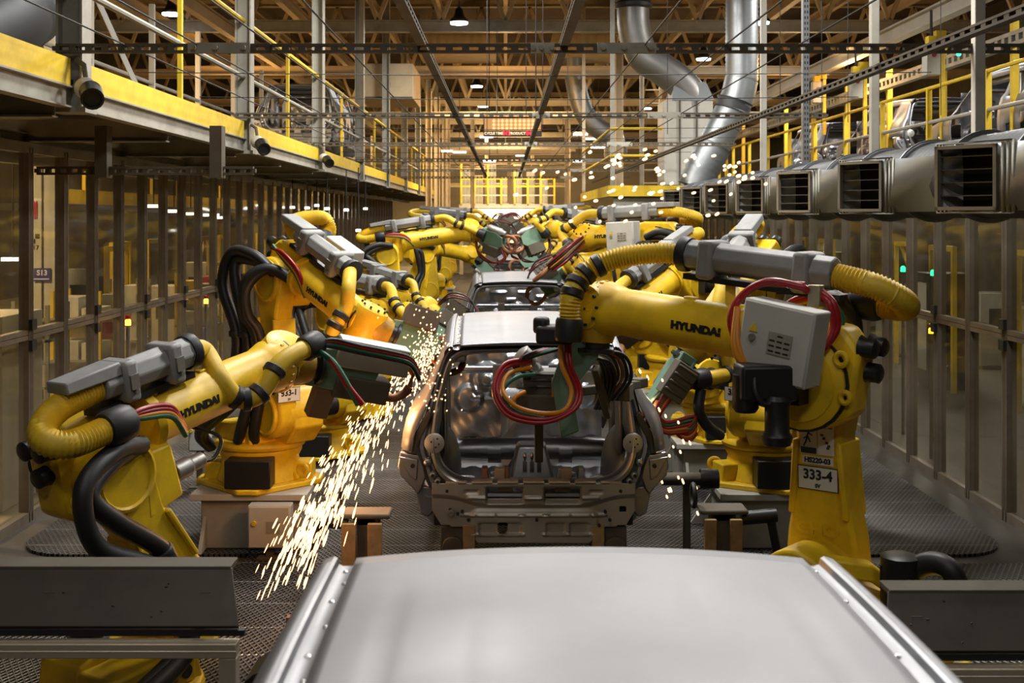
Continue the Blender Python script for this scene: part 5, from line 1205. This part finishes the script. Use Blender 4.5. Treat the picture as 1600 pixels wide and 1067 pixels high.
m.cyl((-.22, 0, 0), (.12, 0, 0), .05, n=14); m.build('shaft_housing', STLD, q); m = MB(); m.cyl((.08, 0, 0), (.22, 0, 0), .075, n=16); m.build('end_bell', BLKM, q); m = MB(); m.b2((-.05, -.04, -c.z + .02), (.0, .04, 0)); m.build('foot', STLD, q)
q = tag(empty('shop_motor', (-.98, 4.9, .5)), 'dark motor unit low in the foreground left of the smooth roof', 'motor')
m = MB(); m.lathe((0, -.15, .14), Y, [(0, .11), (.02, .13), (.25, .13), (.28, .1)], 18); m.build('drum', BLKM, q); m = MB(); m.b2((-.16, -.1, -.48), (.16, .12, .05)); m.build('frame', STLD, q, .01); m = MB(); m.b2((.05, -.02, .2), (.08, .02, .45)); m.build('pin', RUST, q)
# roller skids under every body in view
for k in range(4):
    y0 = Y2 + PITCH * k
    sk = tag(empty('roller_skid', (CX, y0, 0)), ('roller skid carrying the welded car body', 'roller skid under the second car body ahead', 'roller skid under the third car body ahead', 'roller skid under the fourth car body ahead')[k], 'skid')
    for s in (-1, 1):
        m = MB(); m.b2((s * .46 - .05, .0, .30), (s * .46 + .05, 4.1, .40)); m.build('runner', STLD, sk, .01)
        for yy in (.08, 1.4, 2.8, 4.0):
            m = MB(); m.lathe((s * .535, yy - .10, .47), Y, [(0, .05), (.005, .07), (.05, .07), (.055, .05)], 16); m.b2((s * .535 - .08, yy - .06, .28), (s * .535 + .08, yy + .04, .60)); m.build('roller_block', WOODY if False else STLD, sk, .006)
            m = MB(); m.b2((s * .425 - .04, yy - .1, .40), (s * .425 + .04, yy, .62)); m.build('locating_block', WOODY, sk, .006)
        for yy in (.3, 3.6):
            m = MB(); m.b2((s * .46 - .06, yy, .022), (s * .46 + .06, yy + .12, .30)); m.build('support', STLD, sk)
# cctv cameras on the walkway edge
for px, py, d, lb in ((134, 138, 7.75, 'black and white security camera at the nearest walkway column'), (402, 222, 13.0, 'white security camera below the second walkway column'), (506, 247, 18.1, 'small security camera below the third walkway column')):
    p = at(px, py, d); c = tag(empty('security_camera', p), lb, 'camera')
    m = MB(); m.sph((0, 0, 0), .075, 16, 10); m.build('dome', STLW, c)
    m = MB(); m.lathe((.05, -.05, -.02), V((.35, -.8, -.35)), [(0, .05), (.02, .075), (.2, .075), (.2, .06), (.18, .055)], 16); m.build('barrel', BLKM, c)
    m = MB(); m.tube([(0, 0, .06), (-.02, .02, .16), (-.08, .05, .2)], .018, 8); m.build('bracket', STLD, c)
# big round pipe at the top left, ceiling pipes
q = tag(empty('roof_pipe', (0, 0, 0)), 'wide grey round duct in the top left corner above the walkway', 'duct')
m = MB(); m.tube(spl([at(-60, 60, 9.5), at(30, 10, 10), at(60, -60, 10.5)], 6), .36, 24); m.build('pipe', DUCTD, q, ang=50); m = MB(); m.tube([at(20, 16, 9.95), at(36, 4, 10.05)], .39, 24, n=24) if False else m.tube([at(18, 17, 9.95), at(36, 5, 10.05)], .38, 24); m.build('collar', DUCTD, q)

# ================================================================== neighbouring lines seen through the glazing
def column_sign():
    c = tag(empty('building_column', (-6.36, 16, 0)), 'pale building column behind the left glazing with blue S13 sign and A17 mark', 'column')
    m = MB(); m.b2((-.22, -.2, 0), (.22, .2, 6.5)); m.build('shaft', PLATE2, c, .01)
    m = MB(); m.b2((.0, -.22, 0), (.02, -.2, 6.0)); m.build('conduit', STLD, c)
    b = MB(); b.b2((-.10, -.23, 1.76), (.13, -.215, 1.94)); b = b.build('blue_sign', mat('sign_blue', (.05, .045, .28), .4), c)
    text('S13', .10, mat('sign_white', (.8, .8, .8), .5), 'lettering', basis((.015, -.232, 1.875), X, Z), b, .001, .003)
    text('E\'E8UH2', .035, bpy.data.materials['sign_white'], 'lettering', basis((.015, -.232, 1.80), X, Z), b) if False else None
    m = MB(); m.b2((-.10, -.232, 1.785), (.11, -.23, 1.80)); m.build('sign_line', bpy.data.materials['sign_white'], b)
    m = MB(); m.b2((-.20, -.215, 2.62), (-.06, -.205, 2.86)); m.build('red_sign', mat('sign_red', (.45, .02, .02), .5), c)
    m = MB(); m.b2((-.09, -.21, 2.35), (-.03, -.203, 2.41)); m.b2((-.15, -.21, 2.28), (-.09, -.203, 2.34)); m.build('checker_mark', INK, c)
    text('A17', .085, INK, 'lettering', basis((-.11, -.206, 2.22), X, Z), c, .001, .001)
PLATE2 = mat('pale_column_paint', (.60, .58, .52), .6, 0, .3, (.3, .27, .22), 1.5)
column_sign()
q = tag(empty('locker', (-4.62, 10.75, 0)), 'pale locker with perforated side standing behind the left glazing', 'locker')
m = MB(); m.b2((-.42, -.45, 0), (.12, .45, 1.75)); m.build('carcass', PLATE2, q, .008)
m = MB()
for i in range(14):
    for j in range(4): m.b2((.02 + .022 * j - .05, -.455, .25 + .1 * i), (.034 + .022 * j - .05, -.45, .31 + .1 * i))
m.build('perforation', DARK, q)['kind'] = 'stuff'
GRACK = [BOXW, STLG, STLW, BLKM]
lbs = 'machine cabinet of the neighbouring line seen through the '
k2 = 0
for side in (-1, 1):
    for k in range(16):
        y = 12 + 2.0 * k + rnd.uniform(-.4, .4); x = side * (6.6 + rnd.uniform(-.6, 2.2)); hgt = rnd.uniform(.7, 2.1)
        c = tag(empty('machine_cabinet', (x, y, 0)), lbs + ('left' if side < 0 else 'right') + ' glazing', 'cabinet', 'cabinets behind the ' + ('left' if side < 0 else 'right') + ' glazing')
        m = MB(); m.b2((-.35, -.3, .06), (.35, .3, hgt)); m.b2((-.3, -.25, 0), (.3, .25, .06)); m.build('carcass', rnd.choice(GRACK), c, .01)
        m = MB(); m.b2((-side * .35, -.22, .3), (-side * .36, .22, hgt - .15)); m.build('door', rnd.choice(GRACK), c)
        m = MB(); m.b2((-.2, -.31, hgt * .55), (.15, -.30, hgt * .8)); m.build('vent', DARK, c)
    for k in range(12):
        y = 12.5 + 2.6 * k; x = side * (5.9 + rnd.uniform(0, 1.2))
        f = tag(empty('safety_gate', (x, y, 0)), 'yellow safety gate of the neighbouring line behind the ' + ('left' if side < 0 else 'right') + ' glazing', 'gate', 'yellow gates behind the ' + ('left' if side < 0 else 'right') + ' glazing')
        for yy in (-.45, .45):
            m = MB(); m.b2((-.035, yy - .035, 0), (.035, yy + .035, 2.2)); m.build('post', RAIL, f)
        m = MB(); m.b2((-.03, -.45, 2.12), (.03, .45, 2.2)); m.build('top_bar', RAIL, f)
        m = MB(); m.b2((-.03, -.45, 1.0), (.03, .45, 1.06)); m.build('mid_bar', RAIL, f)
        if k % 2: m = MB(); m.beam((0, -.45, 1.5), (0, .2, 2.15), .05, .05); m.build('brace', RAIL, f)
q = tag(empty('overhead_gantry', (-8.2, 19, 2.75)), 'yellow edged overhead gantry seen through the top of the left glazing', 'gantry')
m = MB(); m.b2((-.5, 0, 0), (.5, 24, .12)); m.build('deck', STLD, q); m = MB(); m.b2((.5, 0, .12), (.53, 24, .38)); m.build('toe_board', RAIL, q)
for k in range(12): m = MB(); m.b2((.48, 2 * k, .2), (.54, 2 * k + .06, 1.0)); m.build('rail_post', RAIL, q)
for px, py, d, mt, lb, n_ in ((200, 503, 12.2, LEDA, 'amber beacon glowing behind the fourth pane of the left glazing', 'beacon'), (322, 470, 15.5, LEDA, 'amber beacon glowing further along behind the left glazing', 'beacon'), (1455, 516, 12.6, LEDA, 'amber beacon with red cap glowing behind the right glazing', 'beacon'), (1358, 433, 15, LEDA, 'small amber beacon behind the right glazing above the curved hose', 'beacon'),
                              (1256, 399, 17, LEDG, 'pair of green lamps behind the right glazing', 'signal_lamp'), (1293, 403, 16, LEDG, 'bright green lamp behind the right glazing', 'signal_lamp'), (1458, 426, 13.5, LEDG, 'bright green lamp behind the right glazing, rightmost', 'signal_lamp'), (1411, 420, 14, LEDG, 'dim green lamp behind the right glazing between two posts', 'signal_lamp')):
    p = at(px, py, d); q = tag(empty(n_, p), lb, n_.replace('_', ' '))
    m = MB(); m.lathe((0, 0, -.035), Z, [(0, .03), (.05, .03), (.07, .015)], 12); m.build('lens', mt, q)
    if n_ == 'beacon': m = MB(); m.cyl((0, 0, .03), (0, 0, .07), .03, n=10); m.build('cap', RED, q)
    m = MB(); m.cyl((0, 0, -p.z), (0, 0, -.035), .02, n=8); m.build('pole', STLD, q)

for k in range(13):
    px, py = [(457, 324), (480, 325), (495, 321), (511, 326), (541, 328), (571, 326), (560, 360), (240, 322), (272, 330), (298, 334), (330, 336), (345, 340), (20, 405)][k]
    p = at(px, py, [22, 21, 22, 20, 21, 24, 20, 15, 16, 18, 18, 19, 13][k]); q = tag(empty('glint_lamp', p), 'small white work lamp glinting behind the left glazing', 'lamp', 'white work lamps behind the left glazing')
    m = MB(); m.b2((-.12 if k > 6 else -.04, -.03, -.02), (.12 if k > 6 else .04, .03, .02)); m.build('lens', LAMPT, q); m = MB(); m.tube([(0, 0, .02), (0, 0, 3.5 - p.z if p.x > -5.6 else 6.2)], .01, 5); m.build('hanger', DARK, q)
for k in range(9):
    y = 12.6 + 2.3 * k; q = tag(empty('parts_rack', (-5.2 - .25 * (k % 3), y, 0)), 'parts rack with pale bins standing close behind the left glazing', 'rack', 'parts racks behind the left glazing')
    for a in (-.3, .3):
        m = MB(); m.b2((a - .02, -.3, 0), (a + .02, -.26, 1.7)); m.b2((a - .02, .26, 0), (a + .02, .3, 1.7)); m.build('upright', RAIL if k % 2 else STLG, q)
    for z in (.3, .8, 1.3):
        m = MB(); m.b2((-.32, -.3, z), (.32, .3, z + .03)); m.build('shelf', STLG, q)
        m = MB(); m.b2((-.27, -.26, z + .03), (.02, .2, z + .03 + rnd.uniform(.12, .3))); m.build('bin', rnd.choice([BOXW, PLATE2, RED, mat('bin_blue', (.04, .06, .25), .5) if k == 0 else bpy.data.materials['bin_blue'], GREY, RAIL]), q)
        m = MB(); m.b2((.06, -.26, z + .03), (.28, .2, z + .03 + rnd.uniform(.1, .3))); m.build('bin', rnd.choice([BOXW, PLATE2, STLD, GREY, RAIL]), q)

# ================================================================== the weld: arc light and sparks
lamp('POINT', (-.90, 7.76, 1.38), 26, (1.0, .45, .15), .06, name='weld_light')
lamp('POINT', (-1.12, 7.8, 1.0), 12, (1.0, .47, .16), .15, name='weld_light')
lamp('POINT', (1.02, 8.1, 1.35), 1.5, (1.0, .7, .4), .05, name='weld_light')
def spark_mesh(L, r):
    m = MB(); m.lathe((0, 0, -L / 2), Z, [(0, r * .3), (L * .15, r * .8), (L * .55, r), (L * .9, r * .8), (L, r * .3)], 6)
    o = m.build('spark', SPARK); me = o.data; bpy.data.objects.remove(o); return me
SM = [spark_mesh(1, .085), spark_mesh(1, .11), spark_mesh(1, .06)]
SB = spark_mesh(1, .5)
src, dst = at(676, 535, 7.95), at(438, 925, 6.5)
fall = (dst - src)
sdx = V((1, .25, .35)).normalized()
def stream():
    """one spark of the shower: position, heading, length"""
    t = min(rnd.random() ** 1.05, 1 - .22 * rnd.random())
    wd = .055 + .26 * t * (1 - .75 * t)
    g_ = max(-1.9, min(1.9, rnd.gauss(0, .8)))
    p = src + fall * t + sdx * wd * g_ + V((0, rnd.gauss(0, .12), .12 * math.sin(t * PI) + rnd.gauss(0, .05)))
    d = (fall.normalized() + sdx * (.28 * g_ * (1 - t) + .12) + V((0, 0, .12 - .45 * t))).normalized()
    return p, d, t
sp = []
for i in range(900):
    p, d, t = stream(); sp.append((p, d, .014 + .075 * t * rnd.uniform(.5, 1.2), .5 + .45 * rnd.random()))
for i in range(260):   # dense glow by the electrode
    p = at(rnd.gauss(668, 22), rnd.gauss(570, 40), 7.7 + rnd.gauss(0, .12)); sp.append((p, V((-.4, -.3, -1)), .013, 1.1))
def orient(o, p, d, L, w_):
    o.location = p; o.rotation_mode = 'QUATERNION'; o.rotation_quaternion = d.to_track_quat('Z', 'Y'); o.scale = (w_ * .05, w_ * .05, L)
main = sorted(sp, key=lambda s: -s[2])
LB1 = 'glowing orange weld spark in the shower falling left of the welded car body'
for p, d, L, w_ in main[:190]:
    o = bpy.data.objects.new('spark', rnd.choice(SM)); col.objects.link(o); orient(o, p, d, L, w_ * 1.5); tag(o, LB1, 'spark', 'sparks in the weld shower')
rest = MB()
for p, d, L, w_ in main[190:]:
    rest.lathe(p - d * L / 2, d, [(0, .0012), (L * .5, .0042 * w_ + .0012), (L, .0012)], 5)
o = rest.build('spark_shower', SPARK); tag(o, 'dense shower of fine glowing weld sparks left of the welded car body', 'sparks', kind='stuff')
for i in range(85):
    x = rnd.gauss(1005, 75); y = 285 + rnd.gauss(0, 34) - (x - 1000) * .02; 
    if i > 70: x = rnd.uniform(1120, 1180); y = rnd.uniform(258, 290)
    p = at(x, max(225, min(365, y)), rnd.uniform(10.5, 14)); o = bpy.data.objects.new('spark', SB); col.objects.link(o)
    d = V((rnd.uniform(.5, 1), 0, rnd.uniform(.1, .5))).normalized(); orient(o, p, d, rnd.uniform(.03, .05), .5); o.scale = (.032, .032, rnd.uniform(.036, .058)); tag(o, 'glowing spark drifting over the far right robots before the extraction duct', 'spark', 'sparks drifting by the duct')
for px, py in ((1052, 698), (1063, 706), (1046, 712), (1041, 733), (1060, 746), (1067, 752), (1045, 766), (1088, 762), (1034, 752), (1042, 776), (1090, 802), (1165, 815), (1048, 765), (1068, 690), (1078, 692), (1030, 640), (1040, 650), (1060, 660), (1008, 596), (1012, 590), (1000, 580), (1035, 594)):
    p = at(px, py, 7.7); o = bpy.data.objects.new('spark', SM[1]); col.objects.link(o); orient(o, p, V((.35, -.2, -1)).normalized(), rnd.uniform(.02, .04), 1.5); tag(o, 'small glowing spark falling beside the right flank of the welded car body', 'spark', 'sparks by the right flank')
